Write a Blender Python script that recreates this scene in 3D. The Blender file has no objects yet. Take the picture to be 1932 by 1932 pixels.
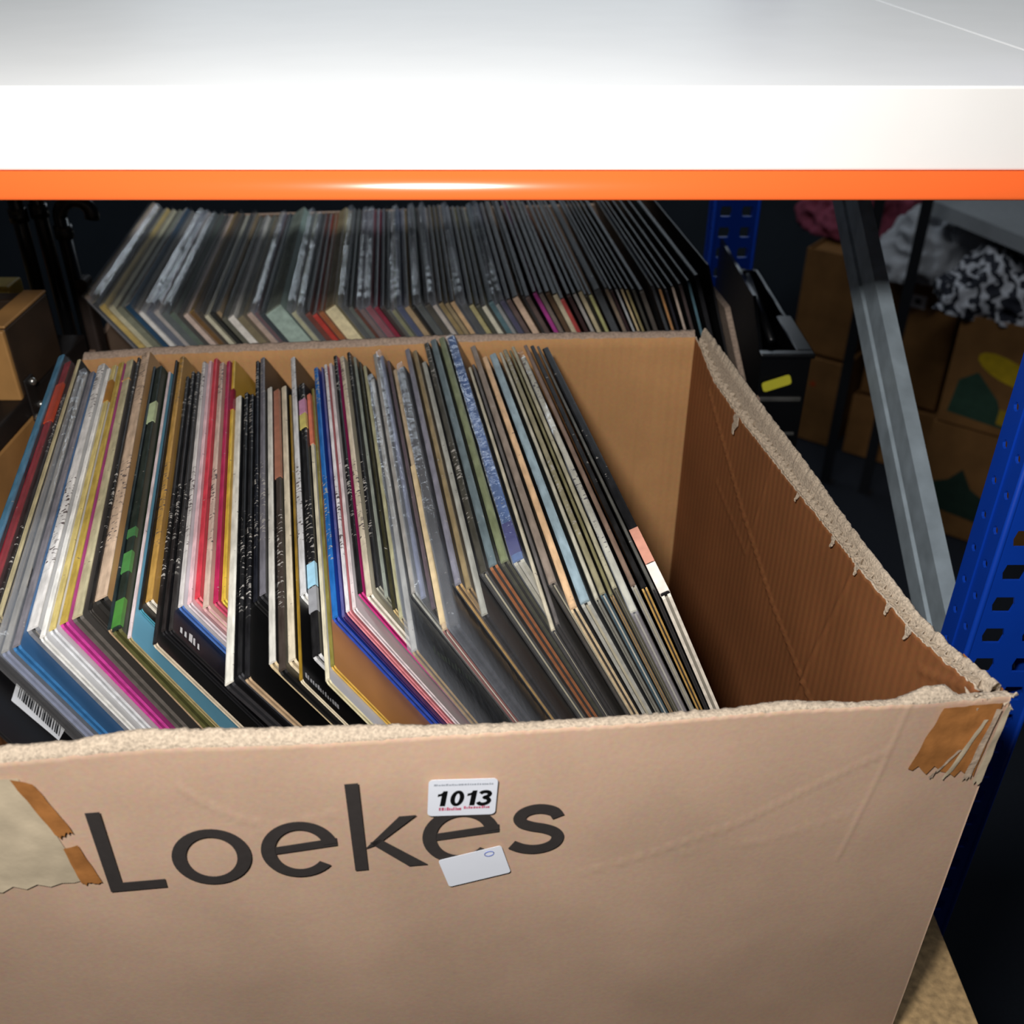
import bpy, bmesh, math, random
from mathutils import Vector, Matrix, noise

# ------------------------------------------------------------------ camera, world, light
scene = bpy.context.scene
COL = scene.collection
cam_d = bpy.data.cameras.new('camera'); cam = bpy.data.objects.new('camera', cam_d); COL.objects.link(cam)
cam.location = (0, 0, 0.60)
cam.rotation_euler = (math.radians(90 - 32.5), 0, 0)
cam_d.sensor_width = 23.5; cam_d.sensor_fit = 'HORIZONTAL'
cam_d.lens = 23.5 * 1881 / 1932
cam_d.clip_start = 0.02
cam_d.dof.use_dof = True; cam_d.dof.focus_distance = 0.56; cam_d.dof.aperture_fstop = 7.0
scene.camera = cam
scene.view_settings.view_transform = 'Standard'; scene.view_settings.look = 'None'
scene.view_settings.gamma = 1.0; scene.view_settings.use_curve_mapping = False
scene.view_settings.exposure = 0.0
scene.cycles.max_bounces = 6; scene.cycles.diffuse_bounces = 3; scene.cycles.glossy_bounces = 3
scene.cycles.transparent_max_bounces = 10

world = bpy.data.worlds.new('world'); scene.world = world; world.use_nodes = True
bg = world.node_tree.nodes['Background']
bg.inputs[0].default_value = (0.55, 0.65, 0.8, 1); bg.inputs[1].default_value = 0.02

def area(name, loc, target, sx, sy, power, color):
    d = bpy.data.lights.new(name, 'AREA'); d.shape = 'RECTANGLE'; d.size = sx; d.size_y = sy
    d.energy = power; d.color = color
    o = bpy.data.objects.new(name, d); COL.objects.link(o); o.location = loc
    o.rotation_euler = (Vector(target) - Vector(loc)).to_track_quat('-Z', 'Y').to_euler()
    return o
area('camera_flash', (-0.08, 0.0, 0.725), (-0.02, 0.62, 0.28), 0.06, 0.035, 5.6, (1.0, 0.97, 0.94))
area('board_fill_near', (0.0, 0.85, 2.1), (0.0, 0.8, 0.5), 1.5, 0.25, 16.0, (0.92, 0.96, 1.0))  # added fill lamp that brightens the top of the white board
area('glint_fill_far', (-0.1, 3.3, 1.2), (0.0, 1.1, 0.3), 2.0, 0.12, 9.0, (0.8, 0.9, 1.0))  # added lamp, out of view, for glints on the rear sleeves

# ------------------------------------------------------------------ helpers
rnd = random.Random(7)
def lin(h):
    if isinstance(h, tuple): return h
    c = [int(h[i:i+2], 16) / 255 for i in (0, 2, 4)]
    return tuple((x / 12.92 if x <= 0.04045 else ((x + 0.055) / 1.055) ** 2.4) for x in c) + (1,)
MATS = {}
def plain(name, col, rough=0.5, metal=0.0, var=0.12, scale=60, bump=0.0, spec=0.5, coat=0.0):
    """principled with faint procedural colour variation and grain"""
    key = (name, col, rough, metal, var, scale, bump)
    if key in MATS: return MATS[key]
    m = bpy.data.materials.new(name); m.use_nodes = True; nt = m.node_tree; b = nt.nodes['Principled BSDF']
    b.inputs['Roughness'].default_value = rough; b.inputs['Metallic'].default_value = metal
    b.inputs['Specular IOR Level'].default_value = spec; b.inputs['Coat Weight'].default_value = coat
    tc = nt.nodes.new('ShaderNodeTexCoord'); n = nt.nodes.new('ShaderNodeTexNoise'); n.inputs['Scale'].default_value = scale
    n.inputs['Detail'].default_value = 4
    nt.links.new(tc.outputs['Object'], n.inputs['Vector'])
    r = nt.nodes.new('ShaderNodeValToRGB'); c = lin(col)
    r.color_ramp.elements[0].position = 0.3; r.color_ramp.elements[1].position = 0.7
    r.color_ramp.elements[0].color = tuple(x * (1 - var) for x in c[:3]) + (1,)
    r.color_ramp.elements[1].color = tuple(min(1, x * (1 + var)) for x in c[:3]) + (1,)
    nt.links.new(n.outputs['Fac'], r.inputs['Fac']); nt.links.new(r.outputs['Color'], b.inputs['Base Color'])
    if bump:
        bp = nt.nodes.new('ShaderNodeBump'); bp.inputs['Strength'].default_value = bump; bp.inputs['Distance'].default_value = 0.001
        nt.links.new(n.outputs['Fac'], bp.inputs['Height']); nt.links.new(bp.outputs['Normal'], b.inputs['Normal'])
    MATS[key] = m; return m
def kraft(name, col, flute_axis=None, stain=0.18):
    m = bpy.data.materials.new(name); m.use_nodes = True; nt = m.node_tree; b = nt.nodes['Principled BSDF']
    b.inputs['Roughness'].default_value = 0.85; b.inputs['Specular IOR Level'].default_value = 0.2
    tc = nt.nodes.new('ShaderNodeTexCoord')
    n1 = nt.nodes.new('ShaderNodeTexNoise'); n1.inputs['Scale'].default_value = 14; n1.inputs['Detail'].default_value = 6
    n2 = nt.nodes.new('ShaderNodeTexNoise'); n2.inputs['Scale'].default_value = 420; n2.inputs['Detail'].default_value = 3
    nt.links.new(tc.outputs['Object'], n1.inputs['Vector']); nt.links.new(tc.outputs['Object'], n2.inputs['Vector'])
    c = lin(col)
    r = nt.nodes.new('ShaderNodeValToRGB')
    r.color_ramp.elements[0].position = 0.3; r.color_ramp.elements[1].position = 0.72
    r.color_ramp.elements[0].color = tuple(x * (1 - stain) for x in c[:3]) + (1,)
    r.color_ramp.elements[1].color = tuple(min(1, x * (1 + stain * .6)) for x in c[:3]) + (1,)
    nt.links.new(n1.outputs['Fac'], r.inputs['Fac'])
    mx = nt.nodes.new('ShaderNodeMix'); mx.data_type = 'RGBA'; mx.blend_type = 'OVERLAY'; mx.inputs['Factor'].default_value = 0.28
    nt.links.new(r.outputs['Color'], mx.inputs['A']); nt.links.new(n2.outputs['Color'], mx.inputs['B'])
    hs = nt.nodes.new('ShaderNodeMix'); hs.data_type = 'RGBA'; hs.inputs['Factor'].default_value = 0.5
    nt.links.new(r.outputs['Color'], hs.inputs['A']); nt.links.new(mx.outputs['Result'], hs.inputs['B'])
    nt.links.new(hs.outputs['Result'], b.inputs['Base Color'])
    bp = nt.nodes.new('ShaderNodeBump'); bp.inputs['Distance'].default_value = 0.0004; bp.inputs['Strength'].default_value = 0.14
    nt.links.new(n2.outputs['Fac'], bp.inputs['Height'])
    if flute_axis:
        w = nt.nodes.new('ShaderNodeTexWave'); w.bands_direction = flute_axis; w.inputs['Scale'].default_value = 45; w.inputs['Distortion'].default_value = 0.6
        nt.links.new(tc.outputs['Object'], w.inputs['Vector'])
        b2 = nt.nodes.new('ShaderNodeBump'); b2.inputs['Distance'].default_value = 0.0006; b2.inputs['Strength'].default_value = 0.35
        nt.links.new(w.outputs['Fac'], b2.inputs['Height']); nt.links.new(bp.outputs['Normal'], b2.inputs['Normal'])
        nt.links.new(b2.outputs['Normal'], b.inputs['Normal'])
    else: nt.links.new(bp.outputs['Normal'], b.inputs['Normal'])
    return m
def spine_mat(col, text):
    key = ('spine', col, text)
    if key in MATS: return MATS[key]
    m = bpy.data.materials.new('sleeve spine'); m.use_nodes = True; nt = m.node_tree; b = nt.nodes['Principled BSDF']
    b.inputs['Roughness'].default_value = 0.42; b.inputs['Specular IOR Level'].default_value = .14; c = lin(col); lum = sum(c[:3]) / 3
    tc = nt.nodes.new('ShaderNodeTexCoord')
    mp = nt.nodes.new('ShaderNodeMapping'); mp.inputs['Scale'].default_value = (1, .25, 1)
    nt.links.new(tc.outputs['Object'], mp.inputs['Vector'])
    n = nt.nodes.new('ShaderNodeTexNoise'); n.inputs['Scale'].default_value = 260; n.inputs['Detail'].default_value = 5
    nt.links.new(mp.outputs['Vector'], n.inputs['Vector'])
    r = nt.nodes.new('ShaderNodeValToRGB'); r.color_ramp.elements[0].position = .3; r.color_ramp.elements[1].position = .72
    r.color_ramp.elements[0].color = tuple(x * .72 for x in c[:3]) + (1,); r.color_ramp.elements[1].color = tuple(min(1, x * 1.2 + .012) for x in c[:3]) + (1,)
    nt.links.new(n.outputs['Fac'], r.inputs['Fac']); last = r.outputs['Color']
    # worn specks (and rows of tiny print where the spine is lettered)
    mp2 = nt.nodes.new('ShaderNodeMapping'); mp2.inputs['Scale'].default_value = (330, 520, 1); mp2.inputs['Location'].default_value = (rnd.random() * 9, rnd.random() * 9, 0)
    nt.links.new(tc.outputs['Object'], mp2.inputs['Vector'])
    n2 = nt.nodes.new('ShaderNodeTexNoise'); n2.inputs['Scale'].default_value = 1.0; n2.inputs['Detail'].default_value = 1
    nt.links.new(mp2.outputs['Vector'], n2.inputs['Vector'])
    r2 = nt.nodes.new('ShaderNodeValToRGB'); t = 0.60 if text else 0.74
    r2.color_ramp.elements[0].position = t; r2.color_ramp.elements[1].position = t + .04
    fac = r2.outputs['Color']; nt.links.new(n2.outputs['Fac'], r2.inputs['Fac'])
    if text:
        n3 = nt.nodes.new('ShaderNodeTexNoise'); n3.inputs['Scale'].default_value = 14; n3.inputs['Detail'].default_value = 0
        nt.links.new(tc.outputs['Object'], n3.inputs['Vector'])
        r3 = nt.nodes.new('ShaderNodeValToRGB'); r3.color_ramp.elements[0].position = .46; r3.color_ramp.elements[1].position = .5
        nt.links.new(n3.outputs['Fac'], r3.inputs['Fac'])
        mm = nt.nodes.new('ShaderNodeMath'); mm.operation = 'MULTIPLY'
        nt.links.new(fac, mm.inputs[0]); nt.links.new(r3.outputs['Color'], mm.inputs[1]); fac = mm.outputs[0]
    mx = nt.nodes.new('ShaderNodeMix'); mx.data_type = 'RGBA'; nt.links.new(fac, mx.inputs['Factor']); nt.links.new(last, mx.inputs['A'])
    mx.inputs['B'].default_value = (.36, .34, .31, 1) if lum < .25 else (.10, .08, .08, 1)
    nt.links.new(mx.outputs['Result'], b.inputs['Base Color'])
    bp = nt.nodes.new('ShaderNodeBump'); bp.inputs['Distance'].default_value = .0005; bp.inputs['Strength'].default_value = .4
    nt.links.new(n.outputs['Fac'], bp.inputs['Height']); nt.links.new(bp.outputs['Normal'], b.inputs['Normal'])
    MATS[key] = m; return m
def film_mat(fac=.11, col=(.34, .34, .35, 1), rough=.14):
    m = bpy.data.materials.new('clear plastic film'); m.use_nodes = True; nt = m.node_tree
    for n in list(nt.nodes): nt.nodes.remove(n)
    out = nt.nodes.new('ShaderNodeOutputMaterial'); tr = nt.nodes.new('ShaderNodeBsdfTransparent'); tr.inputs[0].default_value = (.95, .95, .94, 1)
    b = nt.nodes.new('ShaderNodeBsdfPrincipled'); b.inputs['Base Color'].default_value = col; b.inputs['Roughness'].default_value = rough
    b.inputs['Specular IOR Level'].default_value = 1.0
    tc = nt.nodes.new('ShaderNodeTexCoord'); n = nt.nodes.new('ShaderNodeTexNoise'); n.inputs['Scale'].default_value = 90; n.inputs['Detail'].default_value = 3
    nt.links.new(tc.outputs['Object'], n.inputs['Vector'])
    bp = nt.nodes.new('ShaderNodeBump'); bp.inputs['Strength'].default_value = .5; bp.inputs['Distance'].default_value = .002
    nt.links.new(n.outputs['Fac'], bp.inputs['Height']); nt.links.new(bp.outputs['Normal'], b.inputs['Normal'])
    mx = nt.nodes.new('ShaderNodeMixShader'); mx.inputs[0].default_value = fac
    nt.links.new(tr.outputs[0], mx.inputs[1]); nt.links.new(b.outputs[0], mx.inputs[2]); nt.links.new(mx.outputs[0], out.inputs[0])
    return m
FILM = film_mat(); FILM_GLINT = film_mat(.24, (.36, .39, .44, 1), .08)

def tag(o, label=None, cat=None, group=None, kind=None):
    if label: o['label'] = label
    if cat: o['category'] = cat
    if group: o['group'] = group
    if kind: o['kind'] = kind
    return o
def empty(name, loc=(0, 0, 0), rot=(0, 0, 0)):
    o = bpy.data.objects.new(name, None); COL.objects.link(o); o.location = loc; o.rotation_euler = rot; o.empty_display_size = .02; return o
def obj(name, verts, faces, mats, parent=None, fm=None, smooth=False):
    me = bpy.data.meshes.new(name); me.from_pydata([tuple(v) for v in verts], [], faces)
    for m in (mats if isinstance(mats, (list, tuple)) else [mats]): me.materials.append(m)
    if fm: me.polygons.foreach_set('material_index', fm)
    if smooth: me.polygons.foreach_set('use_smooth', [True] * len(me.polygons))
    me.update(); o = bpy.data.objects.new(name, me); COL.objects.link(o)
    if parent: o.parent = parent
    return o
def bmobj(name, bm, mats, parent=None, smooth=False):
    bmesh.ops.recalc_face_normals(bm, faces=bm.faces)
    me = bpy.data.meshes.new(name); bm.to_mesh(me); bm.free()
    for m in (mats if isinstance(mats, (list, tuple)) else [mats]): me.materials.append(m)
    if smooth: me.polygons.foreach_set('use_smooth', [True] * len(me.polygons))
    o = bpy.data.objects.new(name, me); COL.objects.link(o)
    if parent: o.parent = parent
    return o
def box_bm(bm, x0, x1, y0, y1, z0, z1, bevel=0.0, seg=2, mi=0):
    vs = [bm.verts.new(p) for p in ((x0,y0,z0),(x1,y0,z0),(x1,y1,z0),(x0,y1,z0),(x0,y0,z1),(x1,y0,z1),(x1,y1,z1),(x0,y1,z1))]
    fs = [bm.faces.new([vs[i] for i in f]) for f in ((3,2,1,0),(4,5,6,7),(0,1,5,4),(1,2,6,5),(2,3,7,6),(3,0,4,7))]
    for f in fs: f.material_index = mi
    if bevel:
        es = list({e for f in fs for e in f.edges})
        bmesh.ops.bevel(bm, geom=es, offset=bevel, segments=seg, affect='EDGES', profile=.5)
def box(name, x0, x1, y0, y1, z0, z1, mat, parent=None, bevel=0.0, seg=2):
    bm = bmesh.new(); box_bm(bm, x0, x1, y0, y1, z0, z1, bevel, seg); return bmobj(name, bm, mat, parent)
def prism(name, pts, y0, y1, mat, parent=None, axis='y', smooth=False):
    """extrude closed outline pts (a,b) along an axis"""
    n = len(pts); V = []
    for t in (y0, y1):
        for a, b in pts: V.append((a, t, b) if axis == 'y' else ((t, a, b) if axis == 'x' else (a, b, t)))
    F = [tuple(range(n)), tuple(range(2*n-1, n-1, -1))] + [(i, (i+1) % n, n + (i+1) % n, n + i) for i in range(n)]
    bm = bmesh.new(); vs = [bm.verts.new(v) for v in V]
    for f in F: bm.faces.new([vs[i] for i in f])
    return bmobj(name, bm, mat, parent, smooth)
def tube(name, pts, r, mat, parent=None, n=10, closed=False):
    bm = bmesh.new(); P = [Vector(p) for p in pts]; rings = []; N = len(P)
    for i, p in enumerate(P):
        a = P[(i-1) % N] if (closed or i > 0) else p; b = P[(i+1) % N] if (closed or i < N-1) else p
        t = (b - a).normalized(); s = t.cross(Vector((0.13, 0.31, 0.94))).normalized(); q = t.cross(s)
        rr = r[i] if isinstance(r, (list, tuple)) else r
        rings.append([bm.verts.new(p + (s * math.cos(k * 2 * math.pi / n) + q * math.sin(k * 2 * math.pi / n)) * rr) for k in range(n)])
    for i in range(N if closed else N - 1):
        A, B = rings[i], rings[(i+1) % N]
        for k in range(n): bm.faces.new((A[k], A[(k+1) % n], B[(k+1) % n], B[k]))
    if not closed: bm.faces.new(rings[0]); bm.faces.new(rings[-1])
    return bmobj(name, bm, mat, parent, True)
def interp(tab, s):
    if s <= tab[0][0]: return tab[0][1]
    for (a, b), (c, d) in zip(tab, tab[1:]):
        if s <= c: return b + (d - b) * (s - a) / (c - a)
    return tab[-1][1]
def nz(x, y, z=0): return noise.noise(Vector((x, y, z)))
def seg_d(p, a, b):
    ax, ay = a; bx, by = b; px, py = p; dx, dy = bx - ax, by - ay
    t = max(0, min(1, ((px-ax)*dx + (py-ay)*dy) / (dx*dx + dy*dy + 1e-12)))
    return math.hypot(px - ax - t*dx, py - ay - t*dy)

# ------------------------------------------------------------------ room and rack
M_floor = plain('dark blue carpet', '141a24', .95, scale=300, var=.4, bump=.6)
M_wall = plain('dark grey painted wall', '3a444e', .9, scale=6, var=.1)
tag(obj('floor', [(-3, -1.5, -.9), (4, -1.5, -.9), (4, 3.6, -.9), (-3, 3.6, -.9)], [(0, 1, 2, 3)], M_floor), 'dark blue carpeted floor below the racking', kind='structure')
tag(box('wall_back', -3, 4, 3.6, 3.7, -.9, 2.4, M_wall), 'dark grey wall far behind the racking', kind='structure')

M_orange = plain('orange powder coat', 'ff7034', .17, var=.015, scale=12, spec=.6)
M_blue = plain('blue powder coat', '0a3fae', .38, var=.04, scale=30)
M_board = plain('white faced board', 'f4f3f0', .5, var=.015, scale=20)
M_chip = plain('raw chipboard', 'a98c62', .85, var=.3, scale=220, bump=.4)
M_zinc = plain('galvanised steel', 'a6b4bd', .42, .25, var=.18, scale=45)
M_black = plain('black plastic', '0d0e10', .28, var=.1, scale=30)

# orange beam: folded steel lip along the front of the upper shelf
beam = empty('shelf_beam', (-1.5, .5, .4642)); tag(beam, 'orange steel beam across the front of the shelf above the records', 'beam')
pts = [(.030, .0133)]
for k in range(13):
    z = .0133 - k * .0118 / 12; pts.append((.02 - math.sqrt(.02 ** 2 - z ** 2), z))
pts += [(.0003, .0009), (.0009, .0003), (.0018, 0.0), (.030, 0.0)]
bp_ = prism('beam_profile', pts, 0, 1.795, M_orange, beam, axis='x', smooth=True)
md = bp_.modifiers.new('edges', 'EDGE_SPLIT'); md.split_angle = math.radians(40)
box('end_bracket', 1.785, 1.797, -.003, .05, .0, .06, M_orange, beam, .001)
# added white boards above the lip, cut short so back light passes
tag(box('shelf_board', .2935, 1.6, .545, 1.06, .4776, .5165, M_board, bevel=.0012), 'added white faced shelf board continuing right of the blue post', 'shelf board')
tag(box('shelf_board', -1.5, .2925, .506, 1.06, .4776, .5165, M_board, bevel=.0012), 'added white faced shelf board lying on the orange beam', 'shelf board')
tag(box('shelf_board', -1.2, .290, .285, 1.24, -.030, -.001, M_chip, bevel=.001), 'chipboard shelf board under the two boxes of records', 'shelf board')
box_h = tag(box('shelf_beam', -1.5, .295, 1.242, 1.262, -.06, .0, M_orange, bevel=.003), 'orange beam along the rear edge of the lower shelf', 'beam')

def holed_web(name, w, cells, pitch, cols, kind, mat, parent, flip=1):
    """steel web in the local xz plane with a real opening in each cell"""
    bm = bmesh.new(); cw = w / cols
    for i in range(cells):
        for c in range(cols):
            x0, x1 = c * cw, (c+1) * cw; z0, z1 = i * pitch, (i+1) * pitch; cx, cz = (x0+x1)/2, (z0+z1)/2
            if kind == 'slot':
                sh = .5 if c % 2 else 0
                hw, hh = cw * .27, pitch * .24; inner = [(cx-hw*.8, cz-hh), (cx, cz-hh), (cx+hw*.8, cz-hh), (cx+hw, cz), (cx+hw*.8, cz+hh), (cx, cz+hh), (cx-hw*.8, cz+hh), (cx-hw, cz)]
            else:
                r = .0030; inner = [(cx + r*math.cos(math.radians(225+45*k)), cz + r*math.sin(math.radians(225+45*k))) for k in range(8)]
            outer = [(x0, z0), (cx, z0), (x1, z0), (x1, cz), (x1, z1), (cx, z1), (x0, z1), (x0, cz)]
            O = [bm.verts.new((a, 0, b)) for a, b in outer]; I = [bm.verts.new((a, 0, b)) for a, b in inner]
            for k in range(8): bm.faces.new((O[k], O[(k+1) % 8], I[(k+1) % 8], I[k]))
    bmesh.ops.remove_doubles(bm, verts=bm.verts, dist=1e-5)
    o = bmobj(name, bm, mat, parent); md = o.modifiers.new('sheet', 'SOLIDIFY'); md.thickness = .0018; md.offset = 0
    return o
def upright(loc, label, mirror=False):
    r = empty('rack_upright', loc); tag(r, label, 'rack post', 'blue perforated rack posts')
    h = 1.8; n = 72; w = .052
    holed_web('front_web', w, n, .025, 2, 'slot', M_blue, r)
    s = holed_web('side_web', .036, n, .025, 2, 'hole', M_blue, r); s.rotation_euler = (0, 0, math.radians(90))
    box('groove_rib', -.0022, .0, .0165, .0195, 0, h, M_blue, r)
    for x in (0, w): tube('folded_edge', [(x, 0, 0), (x, 0, h)], .0022, M_blue, r, 8)
    t = holed_web('return_web', .036, n, .025, 2, 'hole', M_blue, r); t.rotation_euler = (0, 0, math.radians(90)); t.location = (w, 0, 0)
    box('foot_plate', -.01, w + .01, -.01, .05, -.0, .004, M_zinc, r)
    return r
upright((.297, .5, -.9), 'bright blue perforated rack post beside the torn corner of the front box')
upright((.243, 1.2, -.9), 'shadowed dark blue rack post behind the black bin')

br = empty('rack_brace', (.318, .55, .098)); br.rotation_euler = (math.radians(30.3), 0, 0)
tag(br, 'galvanised steel diagonal brace between the two blue posts', 'brace')
Lb = .76
prism('channel', [(-.0, -.0), (-.012, 0), (-.012, .0205), (-.006, .022), (-.006, .026), (-.012, .0275), (-.012, .052), (0, .052), (0, .050), (-.010, .050), (-.010, .029), (-.004, .0275), (-.004, .0205), (-.010, .019), (-.010, .002), (0, .002)], 0, Lb, M_zinc, br)
for y in (.012, Lb - .012): tube('bolt_head', [(-.016, y, .026), (-.011, y, .026)], .007, M_zinc, br, 6)

# ------------------------------------------------------------------ front cardboard box
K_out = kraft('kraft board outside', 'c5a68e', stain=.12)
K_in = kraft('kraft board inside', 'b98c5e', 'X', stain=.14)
K_side = kraft('darker kraft side inside', '855532', 'Y', stain=.16)  # darker brown on the inner faces of the side walls
K_torn = plain('torn paper fibres', 'b0a08c', .95, var=.28, scale=700, bump=1.0)
K_grey = plain('grey torn board edge', 'a08c7c', .95, var=.25, scale=500, bump=.9)
K_pale = plain('pale torn liner', 'b9a48e', .9, var=.2, scale=260, bump=.7)
M_print = plain('dark grey print', '35302e', .7, var=.08, scale=300)

bx = empty('cardboard_box', (0, .5, 0)); tag(bx, 'large brown cardboard box with torn rim holding the front row of records', 'box')
OFF = Vector((0, .5, 0))
RF = Vector((.2125, .3375, 0)); RB = Vector((.1471, .7510, 0)); W_F = .492
FD = Vector((math.cos(math.radians(6)), math.sin(math.radians(6)), 0)); FN = Vector((FD.y, -FD.x, 0))
LF = RF - FD * W_F
BD = Vector((math.cos(math.radians(-.6)), math.sin(math.radians(-.6)), 0)); LB = RB - BD * .499
SD = (RB - RF).normalized(); SN = Vector((SD.y, -SD.x, 0))

def wall(name, P0, P1, n, th, zo, zi, mats, ns=120, nzr=26, cr_out=(), cr_in=(), bow=.002, jit=.0012, seed=0, recess=None, bulge=None):
    """board wall from P0 to P1; n = outward; zo/zi rim height of outer / inner face; creases are raised ridges"""
    d = (P1 - P0); Ln = d.length; d.normalize(); V = []; F = []; FM = []
    def pt(s, off, z): return P0 + d * s + n * off + Vector((0, 0, z)) - OFF
    def crease(s, z, lst):
        t = 0
        for (pl, amp, sg) in lst:
            dd = min(seg_d((s, z), pl[i], pl[i+1]) for i in range(len(pl)-1)); t += amp * math.exp(-(dd / sg) ** 2)
        return t
    rows = []
    def jz(s, k): return jit * (nz(s * 160 + seed, k) + .8 * nz(s * 420 + seed, k + 5))
    for i in range(ns + 1):
        s = Ln * i / ns; row = []
        zO = interp(zo, s) + jz(s, 1); zI = interp(zi, s) + jz(s, 9)
        B = bow * math.sin(math.pi * s / Ln); Q = interp(bulge, s) if bulge else 0
        for k in range(nzr + 1):
            f = k / nzr; z = zO * f
            o = th + Q * (1 - f) + B * math.sin(math.pi * min(1, f)) + crease(s, z, cr_out) + .0008 * nz(s * 14 + seed, z * 14)
            row.append(pt(s, o, z))
        top = [row[-1]]
        if recess is None:
            for k in (1, 2, 3):
                f = k / 4; row.append(pt(s, th * (1 - f) + .0007 * nz(s * 300 + seed, k * 3), zO + (zI - zO) * f + .0012 * nz(s * 350 + seed, k * 7) + .0012 * math.sin(math.pi * f)))
        else:
            row.append(pt(s, th * .78, zO + .0018 + .001 * nz(s * 200, 3))); row.append(pt(s, th * .56, zO + (zI - zO) * .3 + .0012 * nz(s * 350, 7)))
            row.append(pt(s, th * .50, zO + (zI - zO) * .5 - .006)); row.append(pt(s, th * .14, zI - .006)); row.append(pt(s, th * .13, zI + .0003))
        nt_ = len(row)
        for k in range(nzr, -1, -1):
            f = k / nzr; z = zI * f
            o = Q * (1 - f) + B * math.sin(math.pi * f) - crease(s, z, cr_in) + .0006 * nz(s * 14 + seed + 40, z * 14)
            row.append(pt(s, o, z))
        rows.append(row)
    m = len(rows[0])
    for i in range(ns):
        for k in range(m - 1):
            a = i * m + k; F.append((a, a + 1, a + 1 + m, a + m)); FM.append(0 if k < nzr else (2 if k < m - nzr - 1 else 1))
    for row in rows: V += row
    F.append(tuple(range(m))); FM.append(2); F.append(tuple(range(ns * m + m - 1, ns * m - 1, -1))); FM.append(2)
    o = obj(name, V, F, mats, bx, FM, True)
    return o
# rim heights along each wall (metres along the wall, height)
front_zo = [(0, .298), (.069, .297), (.132, .298), (.205, .294), (.263, .293), (.331, .292), (.402, .293), (.466, .290), (.492, .291)]
front_zi = [(0, .300), (.095, .300), (.108, .302), (.123, .3035), (.174, .299), (.218, .2965), (.256, .2925), (.286, .291), (.373, .290), (.400, .2925), (.430, .288), (.452, .288), (.464, .2945), (.474, .2945), (.480, .288), (.492, .288)]
cr_front = [([(.31, .197), (.335, .203), (.36, .2125), (.388, .224), (.415, .241), (.45, .262)], .00042, .0008), ([(.135, .277), (.142, .267), (.148, .262), (.157, .254), (.168, .249)], .00045, .0008),
            ([(.148, .262), (.149, .23), (.150, .20)], .0003, .0007), ([(.455, .29), (.450, .25), (.440, .19)], .0003, .0010), ([(.165, .245), (.2, .252)], .0003, .0008), ([(.36, .205), (.40, .208), (.44, .222)], .00025, .0007)]
wall('front_wall', LF, RF + FD * .0102, FN, .007, front_zo, front_zi, [K_out, K_in, K_torn], 420, 110, cr_front, jit=.0009, seed=3, bow=.0015)
right_zi = [(0, .289), (.025, .282), (.058, .276), (.118, .2735), (.208, .2715), (.253, .271), (.312, .270), (.369, .273), (.41, .286), (.4186, .288)]
right_zo = [(0, .291), (.036, .282), (.066, .278), (.154, .2805), (.218, .285), (.282, .287), (.354, .291), (.4186, .294)]
cr_right = [([(.375, .262), (.28, .205), (.215, .175), (.14, .152), (.10, .118), (.08, .09)], .0016, .0013), ([(.12, .274), (.15, .18), (.17, .08)], .0008, .0016),
            ([(.0, .287), (.045, .262)], .0012, .0014), ([(.245, .272), (.27, .18)], .0005, .0014), ([(.34, .2), (.27, .18)], .0008, .0016)]
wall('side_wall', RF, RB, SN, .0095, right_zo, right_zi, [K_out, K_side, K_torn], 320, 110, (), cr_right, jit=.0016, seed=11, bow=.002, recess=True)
back_z = [(0, .270), (.062, .275), (.2, .281), (.3, .2865), (.40, .289), (.47, .2905), (.499, .292)]
back_zi = [(0, .266), (.062, .271), (.2, .277), (.3, .2825), (.37, .2855), (.38, .286), (.499, .288)]
wall('back_wall', LB, RB, -Vector((BD.y, -BD.x, 0)), .007, back_z, back_zi, [K_out, K_in, K_grey], 160, 30, (), [([(.462, .285), (.462, 0)], .0016, .0022), ([(0, .262), (.499, .278)], .0008, .0016)], jit=.0009, seed=21, bow=.001, bulge=[(0, 0), (.2, .004), (.32, .018), (.37, .030), (.43, .030), (.46, .010), (.478, 0), (.5, 0)])
lw = (LB - LF).normalized()
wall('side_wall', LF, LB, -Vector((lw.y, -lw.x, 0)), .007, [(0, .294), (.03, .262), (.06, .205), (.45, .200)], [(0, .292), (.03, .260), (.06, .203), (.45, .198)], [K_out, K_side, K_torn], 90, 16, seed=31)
obj('box_floor', [p - OFF + Vector((0, 0, z)) for z in (.0, .004) for p in (LF, RF, RB, LB)], [(0, 1, 2, 3), (7, 6, 5, 4), (0, 4, 5, 1), (1, 5, 6, 2), (2, 6, 7, 3), (3, 7, 4, 0)], K_in, bx)
# fluting exposed along the torn right rim
fl = []; ff = []; N = 60 * 10; LnR = (RB - RF).length
for i in range(N + 1):
    s = .006 + (LnR - .012) * i / N; ph = s / .0068 * 2 * math.pi
    off = .0031 + .0016 * math.sin(ph); zt = interp(right_zi, s) * .75 + interp(right_zo, s) * .25 + .0012 + .0016 * nz(s * 130, 2) - (.002 if nz(s * 40, 8) > .25 else 0)
    for z in (zt, zt - .012): fl.append(RF + SD * s + SN * off + Vector((0, 0, z)) - OFF)
    if i: a = 2 * i; ff.append((a - 2, a, a + 1, a - 1))
fo = obj('fluting', fl, ff, K_torn, bx); md = fo.modifiers.new('paper', 'SOLIDIFY'); md.thickness = .0006
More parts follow.
